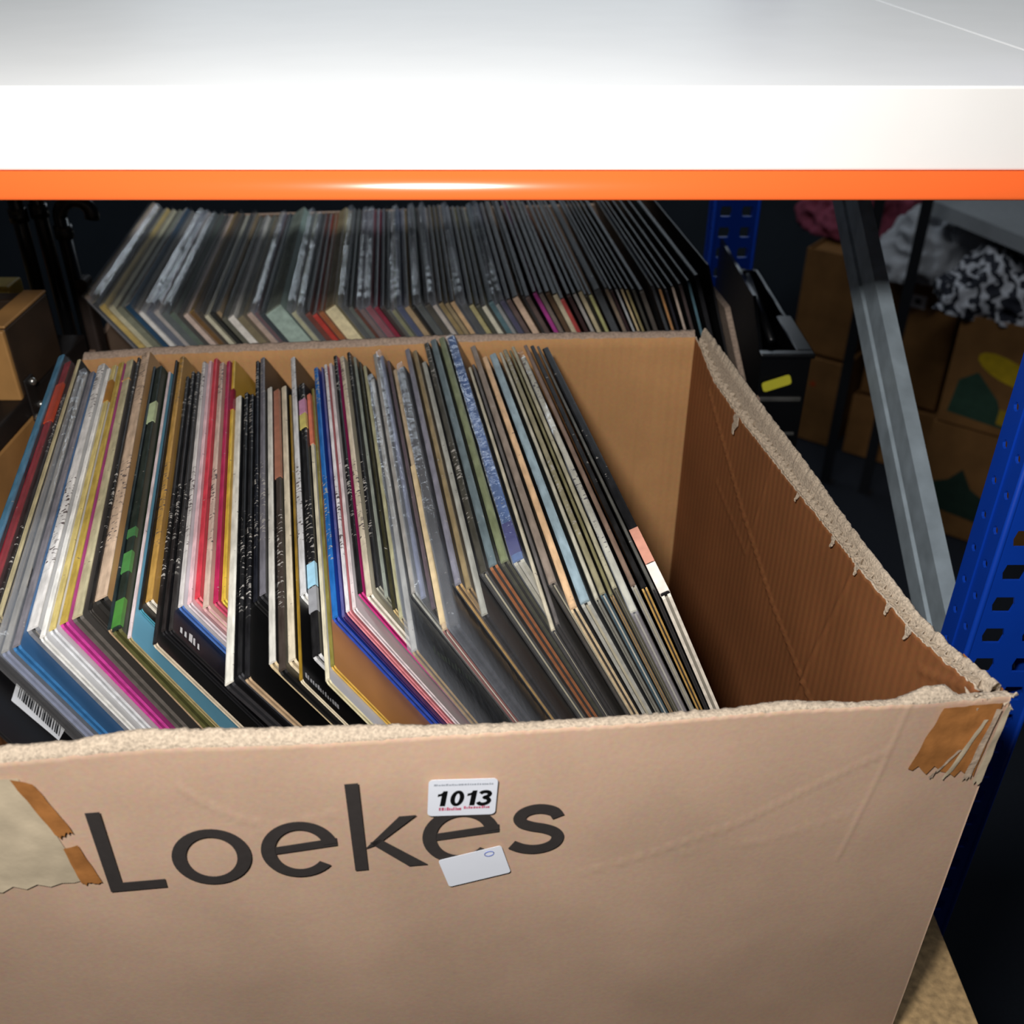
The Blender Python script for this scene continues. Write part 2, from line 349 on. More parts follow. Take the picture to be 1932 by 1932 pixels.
# ragged paper shreds on the torn rims
def shred(name, base, du, up, size, mat):
    V = []; k = 5
    for j in range(k + 1):
        f = j / k; w = size * .35 * (1 - f * .75) * (1 + .5 * nz(base.x * 900, j * 3.1))
        c = base + up * size * f + du * size * .25 * nz(base.y * 700, j * 1.7)
        V += [c - du * w, c + du * w]
    o = obj(name, V, [(2*j, 2*j+1, 2*j+3, 2*j+2) for j in range(k)], mat, bx); md = o.modifiers.new('paper', 'SOLIDIFY'); md.thickness = .0007; return o
for s, sz, dz in ((.312, .013, -.9), (.148, .006, -.6), (.118, .005, -.5), (.081, .006, -.7), (.060, .007, -.9), (.2, .005, -.3)):
    b = RF + SD * s - SN * .0012 + Vector((0, 0, interp(right_zi, s) + .001)) - OFF
    shred('torn_shred', b, SD, Vector((-.2, -.15, dz)).normalized(), sz, K_torn)
for k in range(16):
    b = RF + FD * (-.012 + rnd.random() * .018) + SN * rnd.random() * .010 + FN * rnd.random() * .009 + Vector((0, 0, .284 + rnd.random() * .007)) - OFF
    shred('torn_shred', b, Vector((rnd.uniform(-1, 1), rnd.uniform(-1, 1), rnd.uniform(-.3, .3))).normalized(), Vector((rnd.uniform(-.5, 1), rnd.uniform(-.8, .4), rnd.uniform(-.6, .7))).normalized(), rnd.uniform(.0025, .0045), K_torn)
# brown packing tape over the right front corner, frayed at its lower end
M_tape = plain('brown packing tape', 'a8703e', .33, var=.18, scale=90, bump=.5)
M_tape2 = plain('aged clear tape', 'c7b79c', .35, var=.14, scale=60, bump=.5)
def on_front(s, z, off=.0): return RF + FD * s + FN * (.007 + off) + Vector((0, 0, z)) - OFF
def sheet_front(name, quad, mat, nu=14, nv=14, off=.0016, fray=.0, seed=0):
    """thin film stuck on the outside of the front wall; quad = TL, TR, BR, BL in (along, height)"""
    V = []; F = []
    for j in range(nv + 1):
        for i in range(nu + 1):
            a, b = i / nu, j / nv
            tl, tr, brr, bl = quad
            s = (tl[0]*(1-a)+tr[0]*a)*(1-b) + (bl[0]*(1-a)+brr[0]*a)*b; z = (tl[1]*(1-a)+tr[1]*a)*(1-b) + (bl[1]*(1-a)+brr[1]*a)*b
            if j == nv: z += fray * (nz(i * 1.7 + seed, 3.3) + .6 * nz(i * 4.1, seed))
            V.append(on_front(s, z, off + .0006 * nz(s * 260 + seed, z * 120)))
    for j in range(nv):
        for i in range(nu): a = j*(nu+1)+i; F.append((a, a+1, a+nu+2, a+nu+1))
    return obj(name, V, F, mat, bx, smooth=True)
sheet_front('packing_tape', [(-.0215, .2885), (.0060, .2890), (.0040, .2440), (-.0300, .2515)], M_tape, fray=.006, seed=4)
# the same tape folded round onto the right wall
V = []; F = []
for j in range(9):
    for i in range(9):
        s = .0 + .032 * i / 8; z = .2885 - .043 * j / 8 + (.004 * nz(i * 2.1, 1) if j == 8 else 0) - (.006 * i / 8 if j < 2 else 0)
        V.append(RF + SD * s + SN * (.0112 + .0007 * nz(s * 250, z * 150)) + Vector((0, 0, z)) - OFF)
for j in range(8):
    for i in range(8): a = j*9+i; F.append((a, a+1, a+10, a+9))
obj('packing_tape', V, F, M_tape, bx, smooth=True)
for k, (s0, z0, s1, z1, w) in enumerate(((-.0010, .280, -.0120, .246, .0035), (.0035, .286, -.0020, .243, .0040), (.0075, .287, .0040, .240, .0045), (-.0085, .262, -.0190, .2465, .0028))):
    sheet_front('torn_strip', [(s0, z0), (s0 + w * .6, z0), (s1 + w, z1), (s1, z1 - .002)], K_pale if k % 2 else M_tape2, 5, 14, off=.0024, fray=.005, seed=20 + k * 3)
sheet_front('aged_tape', [(-.489, .292), (-.418, .289), (-.4055, .225), (-.489, .212)], M_tape2, 16, 16, fray=.006, seed=9)
sheet_front('packing_tape', [(-.421, .289), (-.4125, .286), (-.4035, .256), (-.4100, .252)], M_tape, 10, 12, off=.0024, fray=.004, seed=15)
sheet_front('packing_tape', [(-.4100, .245), (-.4035, .247), (-.3985, .222), (-.4075, .222)], M_tape, 10, 12, off=.0024, fray=.004, seed=18)

# printed lettering on the front of the box: L o e k e s
def ring_pts(cx, cz, rx, rz, a0, a1, n=40): return [(cx + rx*math.cos(math.radians(a0+(a1-a0)*k/n)), cz + rz*math.sin(math.radians(a0+(a1-a0)*k/n))) for k in range(n+1)]
def letter(polys, low=()):
    bm = bmesh.new()
    for p, off in [(q, .0022) for q in polys] + [(q, .0018) for q in low]:
        vs = [bm.verts.new(on_front(s, z, off)) for s, z in p]; bm.faces.new(vs)
    bmesh.ops.triangulate(bm, faces=bm.faces)
    r = bmesh.ops.extrude_face_region(bm, geom=bm.faces[:])
    bmesh.ops.translate(bm, verts=[v for v in r['geom'] if isinstance(v, bmesh.types.BMVert)], vec=FN * .0003)
    return bmobj('printed_letter', bm, M_print, bx)
def strip(outer, inner): return [[outer[i], outer[i+1], inner[i+1], inner[i]] for i in range(len(outer)-1)]
BL, XH = .2145, .2495
mz = (BL + XH) / 2; rz = (XH - BL) / 2 + .0008
letter([[(-.3962, BL), (-.3902, BL), (-.3902, .2663), (-.3962, .2663)], [(-.3902, BL), (-.3715, BL), (-.3715, BL + .0055), (-.3902, BL + .0055)]])
def ring(cx, rx, wx=.0062, wz=.0050, a0=0, a1=360): return strip(ring_pts(cx, mz, rx, rz, a0, a1), ring_pts(cx, mz, rx - wx, rz - wz, a0, a1))
letter(ring(-.3490, .0172))
def e_letter(cx, rx): letter(ring(cx, rx, a0=8, a1=318), [[(cx - rx + .0045, mz - .0022), (cx + rx - .0002, mz + .0004), (cx + rx - .0002, mz + .0052), (cx - rx + .0045, mz + .0022)]])
e_letter(-.3104, .0170); e_letter(-.2379, .0176)
letter([[(-.2871, BL), (-.2812, BL), (-.2812, .2713), (-.2871, .2713)], [(-.2812, .2290), (-.2650, .2483), (-.2575, .2483), (-.2760, .2310)], [(-.2790, .2325), (-.2625, BL), (-.2540, BL), (-.2745, .2345)]])
sp = [(-.1935, .2395), (-.1955, .2432), (-.2000, .2455), (-.2048, .2458), (-.2092, .2440), (-.2112, .2405), (-.2098, .2370), (-.2055, .2345), (-.2000, .2325), (-.1955, .2298), (-.1935, .2262), (-.1948, .2220), (-.1990, .2193), (-.2045, .2186), (-.2100, .2200), (-.2148, .2230)]
def ribbon(p, w):
    out = []; inn = []
    for i in range(len(p)):
        a = p[max(0, i-1)]; b = p[min(len(p)-1, i+1)]; dx, dz = b[0]-a[0], b[1]-a[1]; l = math.hypot(dx, dz); nx, nzz = -dz/l, dx/l
        out.append((p[i][0] + nx*w/2, p[i][1] + nzz*w/2)); inn.append((p[i][0] - nx*w/2, p[i][1] - nzz*w/2))
    return strip(out, inn)
def smooth_path(p, n=5):
    out = []
    for i in range(len(p) - 1):
        a, b, c, d = p[max(0, i-1)], p[i], p[i+1], p[min(len(p)-1, i+2)]
        for k in range(n):
            t = k / n; out.append(tuple(.5 * (2*b[j] + (c[j]-a[j])*t + (2*a[j]-5*b[j]+4*c[j]-d[j])*t*t + (3*b[j]-a[j]-3*c[j]+d[j])*t**3) for j in (0, 1)))
    return out + [p[-1]]
letter(ribbon(smooth_path(sp), .0058))

# ------------------------------------------------------------------ stickers on the box
M_stick = plain('white sticker paper', 'e9edf6', .45, var=.02, scale=40)
M_ink = plain('black ink', '060607', .5, var=0); M_ink_grey = plain('pale grey ink', 'a2a8b2', .6, var=.2, scale=900); M_ink_red = plain('pink red stamp ink', 'c9627e', .6, var=.4, scale=1200)
M_ink_blue = plain('blue ink', '5566a8', .6, var=.3, scale=900)
def front_frame(s, z, rot, off):
    """matrix: local x along the wall, local y up, local z outward"""
    m = Matrix(((FD.x, 0, FN.x), (FD.y, 0, FN.y), (0, 1, 0))).to_4x4() @ Matrix.Rotation(rot, 4, 'Z')
    m.translation = RF + FD * s + FN * (.007 + off) + Vector((0, 0, z)); return m
def rounded(w, h, r, n=5):
    p = []
    for cx, cy, a in ((w-r, r, -90), (w-r, h-r, 0), (r, h-r, 90), (r, r, 180)):
        for k in range(n+1): t = math.radians(a + 90*k/n); p.append((cx + r*math.cos(t), cy + r*math.sin(t)))
    return p
def dashes(name, x0, x1, y, h, mat, parent, n, seed):
    r = random.Random(seed); V = []; F = []; x = x0
    while x < x1:
        w = r.uniform(.0004, .0011); hh = h * r.uniform(.6, 1); a = len(V)
        V += [(x, y, .0003), (min(x1, x+w), y, .0003), (min(x1, x+w), y+hh, .0003), (x, y+hh, .0003)]; F.append((a, a+1, a+2, a+3)); x += w + r.uniform(.0001, .0004)
    return obj(name, V, F, mat, parent)
st = empty('lot_sticker'); st.matrix_world = front_frame(-.2526, .2476, math.radians(-4.2), .0027)
tag(st, 'white lot number sticker reading 1013 on the front of the box', 'sticker')
prism('paper', rounded(.0303, .0228, .0022), 0, .0002, M_stick, st, axis='z')
def digit(polys):
    V = []; F = []
    for p in polys:
        a = len(V); V += [(x + .10 * (y - .0064), y, .0004) for x, y in p]; F.append(tuple(range(a, a + len(p))))
    o = obj('lot_digit', V, F, M_ink, st); md = o.modifiers.new('ink', 'SOLIDIFY'); md.thickness = .0001; return o
Y0, Y1 = .0064, .0158
def one(x): digit([[(x + .0017, Y0), (x + .0040, Y0), (x + .0040, Y1), (x + .0021, Y1), (x + .0017, Y1 - .0012)], [(x, Y1 - .0034), (x + .0017, Y1 - .0028), (x + .0017, Y1 - .0012), (x + .0009, Y1 - .0017), (x, Y1 - .0018)]])
one(.0036); one(.0166)
cy = (Y0 + Y1) / 2
digit(strip(ring_pts(.0124, cy, .0030, .0049, 0, 360), ring_pts(.0124, cy, .0010, .0031, 0, 360)))
digit(ribbon(smooth_path([(.0222, .0139), (.0230, .0147), (.0243, .0150), (.0258, .0146), (.0264, .0134), (.0257, .0121), (.0243, .0114), (.0258, .0107), (.0267, .0093), (.0260, .0078), (.0243, .0071), (.0228, .0074), (.0219, .0085)]), .0019))
dashes('header_print', .0024, .0285, .0191, .0012, M_ink_grey, st, 40, 2)
dashes('stamp_mark', .0050, .0150, .0034, .0022, M_ink_red, st, 20, 5); dashes('stamp_mark', .0160, .0275, .0042, .0018, M_ink_red, st, 20, 6)
st2 = empty('price_label'); st2.matrix_world = front_frame(-.2445, .1975, math.radians(13), .0027)
tag(st2, 'tilted white paper label below the lot number sticker', 'label')
prism('paper', rounded(.0300, .0200, .0014), 0, .0002, M_stick, st2, axis='z')
pl = [(.0235 + .0022*math.cos(k*.55), .0165 + .0016*math.sin(k*.55)) for k in range(12)]
tube('blue_mark', [(a, b, .0003) for a, b in pl], .00022, M_ink_blue, st2, 6)

# ------------------------------------------------------------------ records
LP = .315
SHINY = {'slate', 'dusky', 'maroon', 'primrose', 'dark moss', 'forest dark', 'raspberry', 'dull rose', 'royal navy', 'pine', 'smoky', 'fog grey', 'lamp black', 'shell pink', 'onyx', 'hazel', 'dark violet', 'lime grey', 'thin ivory', 'bottle green', 'ebony', 'violet shiny', 'shiny blue', 'pale grey', 'bone white', 'charcoal', 'silver grey'}
def record(row, label, group, z0, seed, simple=False):
    x, y, al, t, top, edge, face, plas, text, desc, pats, yw = row; yaw = math.radians(yw)
    r = random.Random(seed)
    root = empty('vinyl_record', (x, y, z0), (0, -math.radians(al), yaw)); tag(root, label, 'record', group)
    m_face = plain('sleeve board', face, .38, var=.1, scale=25); m_edge = plain('sleeve edge', edge, .6, var=.22, scale=160); m_left = plain('sleeve board', top, .42, var=.1, scale=25)
    bt = t * (.5 if simple else .34); cr = .0018; H = LP - .0012
    bm = bmesh.new()
    # two boards folded at the spine, open towards the front, with softly worn corners
    for (x0, x1, lm, rm) in ((0, bt, 2, 1), (t - bt, t, 1, 0)):
        out = [(0, 0), (LP, 0), (LP, H - cr), (LP - cr, H), (cr, H), (cr * .3, H - cr * .3), (0, H - cr)]
        A = [bm.verts.new((x0, a, b)) for a, b in out]; B = [bm.verts.new((x1, a, b)) for a, b in out]; n = len(out)
        f = bm.faces.new(A[::-1]); f.material_index = lm
        f = bm.faces.new(B); f.material_index = rm
        for k in range(n): f = bm.faces.new((A[k], A[(k+1) % n], B[(k+1) % n], B[k])); f.material_index = 1
    bmobj('cover', bm, [m_face, m_edge, m_left], root)
    film = plas and (not simple or seed % 3 == 0 or desc in SHINY)
    inner = r.choice(['1a1a1a', 'd8d4c8', '8a857a', '2a2624', 'c8c0a8']) if not simple else '2a2624'
    off = r.uniform(.0012, .005)
    if not simple: box('inner_sleeve', bt, t - bt, off, LP - .002, .001, H - .003, plain('inner sleeve paper', inner, .7, var=.12, scale=80), root)
    # spine: rounded strip along the top
    sg = [(0, 0), (t, 0), (t, .0007), (t * .8, .0012), (t * .2, .0012), (0, .0007)]
    V = []; F = []; ys = [.0008, LP - .001]
    n = len(sg)
    for yy in ys:
        for a, b in sg: V.append((a, yy, H - .0002 + b))
    F = [tuple(range(n)), tuple(range(2*n-1, n-1, -1))] + [(k, n + k, n + (k+1) % n, (k+1) % n) for k in range(n)]
    sp_ = obj('spine', V, F, spine_mat(top, text), root)
    for (a, b, c) in pats:
        box('spine_print', -.0002, t + .0002, a + .001, b, H - .0012, H + .00125, plain('spine print', c, .4, var=.14, scale=120), sp_)
    if film:
        e = .00018; up = r.uniform(.001, .006); fr = r.uniform(.0006, .003); V = []; F = []; nn = 14
        for side in (0, 1):
            base = len(V)
            for j in range(nn + 1):
                yy = -fr + (LP + fr + .001) * j / nn
                for k, zz in enumerate((0, LP * .7, LP - .004, LP + up)):
                    w = ((.0014 if desc in SHINY else .0006) * nz(j * .9 + seed, k * 2.0 + side * 7)) if k == 3 else 0
                    V.append(((t + e if side else -e) + w * (1 if k == 3 else 0), yy, zz + (.0012 * nz(j * .6 + seed, side * 5) if k == 3 else 0)))
            for j in range(nn):
                for k in range(3): a = base + j*4 + k; F.append((a, a+1, a+5, a+4))
        h = len(V) // 2
        for k in range(3): F.append((k, k + 1, h + k + 1, h + k))
        if desc in SHINY:      # closed top added to these films to catch glints
            for j in range(nn): F.append((j*4 + 3, (j+1)*4 + 3, h + (j+1)*4 + 3, h + j*4 + 3))
        obj('plastic_sleeve', V, F, FILM_GLINT if desc in SHINY else FILM, root, smooth=True)
    return root, t
FRONT = [
    (-0.1502, 0.4145, 22.5, 0.0054, '4f7f9c', '5a6f80', '303038', 0, 0, 'slate blue', [], 13.4),
    (-0.1406, 0.4025, 22.58, 0.0054, '8c1f2c', '5a1a1e', '40181a', 1, 0, 'dark red', [(0.2148, 0.2759, 'c0401c')], 13.4),
    (-0.1215, 0.3499, 22.65, 0.0021, '26201f', '1a1a1c', '101012', 0, 1, 'text-lined black', [], 13.4),
    (-0.1329, 0.409, 22.68, 0.0027, 'c9bb90', 'b0a078', '1a1a1a', 0, 0, 'straw', [], 13.4),
    (-0.1226, 0.3799, 22.72, 0.0035, '8d857a', '1c1c1e', '18181a', 1, 0, 'drab grey', [], 13.4),
    (-0.119, 0.383, 22.77, 0.0038, 'a09c94', '8b94b4', '2c2c30', 1, 0, 'silver grey', [], 13.4),
    (-0.1153, 0.387, 22.82, 0.004, '77747a', '3572a8', '35608c', 0, 0, 'lead grey', [], 13.4),
    (-0.1133, 0.3996, 22.88, 0.0059, 'd9d6d2', '7c7c7e', 'b8b8b8', 0, 1, 'thick white', [], 13.4),
    (-0.1047, 0.3944, 22.96, 0.003, 'e4e2dc', 'ecebe6', 'd0d0d0', 0, 0, 'plain white', [], 13.4),
    (-0.1024, 0.4001, 23.0, 0.0036, 'c9b673', 'd6d8dc', 'd0d0d0', 0, 0, 'pale gold', [(0.2518, 0.2871, 'a8742a')], 13.4),
    (-0.0985, 0.4056, 23.18, 0.0043, 'b59a48', 'c23c92', 'b03a86', 0, 0, 'gold', [], 13.4),
    (-0.0933, 0.4106, 23.4, 0.0056, 'b7ae8c', '5c5852', '4c4844', 0, 0, 'olive beige', [(0.279, 0.279, 'b58a50')], 13.4),
    (-0.0869, 0.419, 23.7, 0.0019, '1c1a19', '3c3834', '3a3632', 0, 1, 'thin black', [], 13.29),
    (-0.0857, 0.4261, 23.81, 0.0069, 'c8ae95', '2b2926', 'b58c5c', 0, 1, 'peach', [], 13.22),
    (-0.0703, 0.4046, 24.18, 0.0019, '1d2a2c', 'b69a78', '16181a', 0, 0, 'teal black', [], 12.99),
    (-0.0672, 0.4032, 24.29, 0.0049, '1f2a24', '55552e', '203020', 0, 0, 'green banded', [(0.222, 0.2528, 'b7c79c'), (0.0814, 0.0911, '3b7040'), (0.0475, 0.0673, '447f42'), (0.0016, 0.0244, '468238')], 12.93),
    (-0.0534, 0.4031, 25.6, 0.0019, 'd4c4c4', 'a8986c', '6ea9c2', 0, 0, 'pinkish white', [], 12.71),
    (-0.0531, 0.4275, 26.15, 0.0016, '191716', '4b93a4', '141414', 0, 0, 'slim black', [], 12.62),
    (-0.0501, 0.4354, 26.6, 0.0041, 'b58c46', 'd8d0c0', 'a07a3c', 0, 1, 'amber', [], 12.58),
    (-0.0336, 0.4051, 27.39, 0.0023, '1d1918', 'd2c4ac', '161616', 0, 1, 'scuffed black', [], 12.53),
    (-0.0309, 0.4163, 27.79, 0.0023, '221d1c', '131316', '0d0d10', 0, 1, 'lettered black', [], 12.49),
    (-0.0261, 0.4188, 28.19, 0.0023, '2c2928', '1c1a1c', '101014', 0, 1, 'worn black', [], 12.46),
    (-0.0254, 0.4392, 28.6, 0.003, 'cfcac6', '4a70b4', 'c8c8cc', 0, 1, 'chalk white', [], 12.43),
    (-0.0199, 0.4438, 29.04, 0.0027, 'e0b9bd', 'd6c8cc', 'd8b0b4', 0, 0, 'pale pink', [], 12.39),
    (-0.0167, 0.4489, 29.2, 0.0034, 'cf3b4a', 'e4727a', 'b83040', 0, 0, 'bright red', [], 12.36),
    (-0.0097, 0.4416, 29.4, 0.0039, 'cdb3a4', 'd8a8a8', 'c0a090', 0, 1, 'dappled cream', [], 12.32),
    (-0.0046, 0.447, 29.63, 0.0032, 'b12050', 'c8506c', '901840', 0, 0, 'crimson', [], 12.27),
    (-0.0001, 0.4496, 29.81, 0.0027, 'd3ae3e', 'd8c44a', 'b89030', 0, 0, 'yellow', [(0.2263, 0.2606, '8e1a34')], 12.24),
    (0.0181, 0.3851, 29.97, 0.0047, 'dbd8cc', '29292c', '0e0e10', 0, 0, 'ivory', [], 12.21),
    (0.0223, 0.3922, 29.98, 0.0028, '131315', '3c3c40', '0d0d0f', 0, 1, 'jet black', [], 12.1),
    (0.0264, 0.389, 29.97, 0.0031, '151518', 'b69c7c', '0b0b0c', 0, 1, 'matt black', [], 12.04),
    (0.0175, 0.4486, 29.95, 0.0026, '11131c', '161616', '0e0e10', 0, 1, 'navy black', [], 11.97),
    (0.0196, 0.4538, 29.94, 0.0039, '6d6b72', '2a2a2c', '1a1a1c', 0, 1, 'grey lettered', [], 11.9),
    (0.0359, 0.3988, 29.92, 0.0039, 'cbc8be', 'cdb992', '141414', 0, 0, 'milk white', [], 11.81),
    (0.0417, 0.3931, 29.9, 0.0039, '3b322c', '0e0e0e', '101010', 0, 1, 'brown', [(0.1844, 0.315, 'a8705a')], 11.72),
    (0.045, 0.3997, 29.89, 0.0041, 'cfc3aa', 'dccbaa', '0f0f10', 0, 0, 'tan cream', [], 11.63),
    (0.0527, 0.3865, 29.87, 0.0016, '8c6d1c', 'e2d6ba', '0b0b0c', 0, 0, 'mustard', [], 11.54),
    (0.0411, 0.4524, 29.86, 0.0039, 'cdcdcd', 'e8e8e4', '222222', 0, 1, 'dotted white', [], 11.5),
    (0.0559, 0.4028, 29.84, 0.0047, '141416', 'c4c4c4', '121214', 0, 1, 'patched black', [(0.2637, 0.2869, 'c58fae'), (0.2409, 0.2637, 'cfc270'), (0.056, 0.0788, '9ecbe0'), (0.0338, 0.0555, '8f9094')], 11.41),
    (0.0651, 0.385, 29.82, 0.0023, 'cfc7ac', 'dcd4ae', 'bfc0c6', 0, 0, 'cream', [(0.2369, 0.315, 'd8785e')], 11.3),
    (0.0658, 0.3953, 29.81, 0.0021, '7c7436', 'cfa648', 'b37a3e', 0, 0, 'olive', [], 11.25),
    (0.0611, 0.4317, 29.8, 0.0034, '1f66b0', '2a4ab0', '2040a0', 0, 1, 'bright blue', [], 11.2),
    (0.0651, 0.4322, 29.6, 0.0015, '5c5c94', '3e2a68', '402c6c', 0, 0, 'indigo', [], 11.09),
    (0.0662, 0.4357, 29.51, 0.0023, 'dcd9da', 'ea949c', 'd8888e', 0, 1, 'white pink-edged', [], 11.05),
    (0.0688, 0.4371, 29.38, 0.0023, 'd8cccb', 'eadfe2', 'd8d0d0', 0, 0, 'rosy white', [], 10.97),
    (0.0692, 0.4498, 29.24, 0.003, '161517', 'c2327c', 'b02a70', 0, 1, 'coal black', [], 10.9),
    (0.0735, 0.4461, 29.06, 0.0036, 'cbbfa8', 'ebe4d6', 'd0c8b0', 0, 1, 'stone cream', [], 10.81),
    (0.0765, 0.4531, 28.85, 0.0027, '17171a', 'a9a99a', '181818', 0, 1, 'gloss black', [], 10.69),
    (0.0818, 0.443, 28.69, 0.0021, '9aa296', '8a8c78', '30342c', 1, 0, 'silver green', [], 10.61),
    (0.0863, 0.4325, 28.56, 0.0019, '34321e', 'ccb47c', '201e14', 0, 0, 'dark olive', [], 10.54),
    (0.0901, 0.424, 28.45, 0.0025, 'a9a684', 'b8a880', '2a281e', 1, 0, 'olive cream', [], 10.48),
    (0.0979, 0.3978, 28.3, 0.0031, 'b7b6b2', 'b99a64', '15130f', 1, 0, 'pale grey', [], 10.4),
    (0.0933, 0.4436, 28.16, 0.0031, '9c9994', 'bcbcb4', '1c1c1c', 1, 0, 'cloudy grey', [], 10.33),
    (0.098, 0.4383, 28.01, 0.0031, '8087a4', '1e1e20', '141416', 1, 0, 'violet shiny', [], 10.26),
    (0.1035, 0.4287, 27.87, 0.0024, '5a4c58', '161616', '141414', 1, 0, 'plum', [], 10.2),
    (0.1095, 0.4111, 27.76, 0.0029, 'b8a488', '8c5c5a', '241c1c', 1, 0, 'sandy', [(0.0042, 0.1659, 'cbb690')], 10.14),
    (0.1126, 0.4129, 27.62, 0.0049, '3a3634', '2e2e36', '26262c', 1, 0, 'charcoal', [], 10.08),
    (0.1125, 0.4464, 27.4, 0.0038, '7f7e8a', 'c29c62', '6a5a44', 1, 0, 'lilac grey', [], 9.97),
    (0.1177, 0.4422, 27.22, 0.0033, '8d7c5c', 'a28252', '7a6444', 1, 0, 'tan', [], 9.89),
    (0.1257, 0.4193, 27.07, 0.0034, 'a4a49c', '1f1f26', '1c1c22', 1, 0, 'light grey', [], 9.82),
    (0.1235, 0.4547, 26.91, 0.0038, '44423a', '4c4c4c', '30302c', 1, 1, 'speckled dark', [], 9.77),
    (0.1272, 0.4596, 26.74, 0.0047, '66757a', 'a86434', '3c4238', 1, 0, 'slate green', [], 9.72),
    (0.1324, 0.4622, 26.52, 0.0047, '7a8262', '4c4c3c', '3a4034', 1, 0, 'moss green', [], 9.65),
    (0.138, 0.4617, 26.31, 0.0062, '3c66a8', 'cbc7b4', '262c38', 1, 0, 'shiny blue', [(0.0057, 0.0377, '1c1c78')], 9.59),
    (0.1552, 0.4028, 26.02, 0.0021, 'b9b19c', '3c3c3e', '201e1c', 1, 0, 'putty', [], 9.51),
    (0.1569, 0.4072, 25.88, 0.002, '5c5856', '2a2828', '201e1c', 1, 0, 'graphite', [], 9.5),
    (0.1538, 0.4397, 25.72, 0.0041, '8a7c70', '58524c', '3a342e', 1, 0, 'taupe', [], 9.5),
    (0.1623, 0.4172, 25.42, 0.0038, 'd7b28a', 'e4cca4', '28201a', 1, 0, 'apricot', [], 9.5),
    (0.1663, 0.4204, 25.12, 0.005, '8fa3ac', 'bcbcb4', '707a80', 1, 0, 'sky grey', [], 9.5),
    (0.1718, 0.4224, 24.74, 0.0022, 'b5b09e', '8c8c82', '6a6a60', 1, 0, 'pale stone', [], 9.5),
    (0.1737, 0.4262, 24.57, 0.003, '8b8468', '405c6a', '55523e', 1, 1, 'khaki', [], 9.5),
    (0.1774, 0.4244, 24.34, 0.0018, '76704f', 'a48452', '4a4630', 1, 0, 'drab olive', [], 9.5),
    (0.1785, 0.4301, 24.2, 0.0024, 'a59f86', '58543e', '6a6450', 1, 0, 'sand', [], 9.5),
    (0.1848, 0.4094, 24.02, 0.0035, 'd8d4c2', '8e888c', '8a8684', 1, 1, 'bone white', [], 9.5),
    (0.1853, 0.4299, 23.67, 0.0027, '7a6456', 'aaa69e', '50443a', 1, 0, 'cocoa', [], 9.5),
    (0.189, 0.4271, 23.4, 0.0029, '151414', 'ba9454', '181614', 0, 0, 'sooty black', [], 9.5),
    (0.1926, 0.4251, 23.11, 0.0018, '55544f', '2c2624', '1c1a18', 1, 0, 'steel grey', [], 9.5),
    (0.1957, 0.4191, 22.93, 0.0048, '121214', 'e9e1d2', 'b28a5e', 0, 0, 'outermost black', [(0.0268, 0.0604, 'c98f7a'), (0.0009, 0.0268, 'e6dcd0')], 9.5),
]
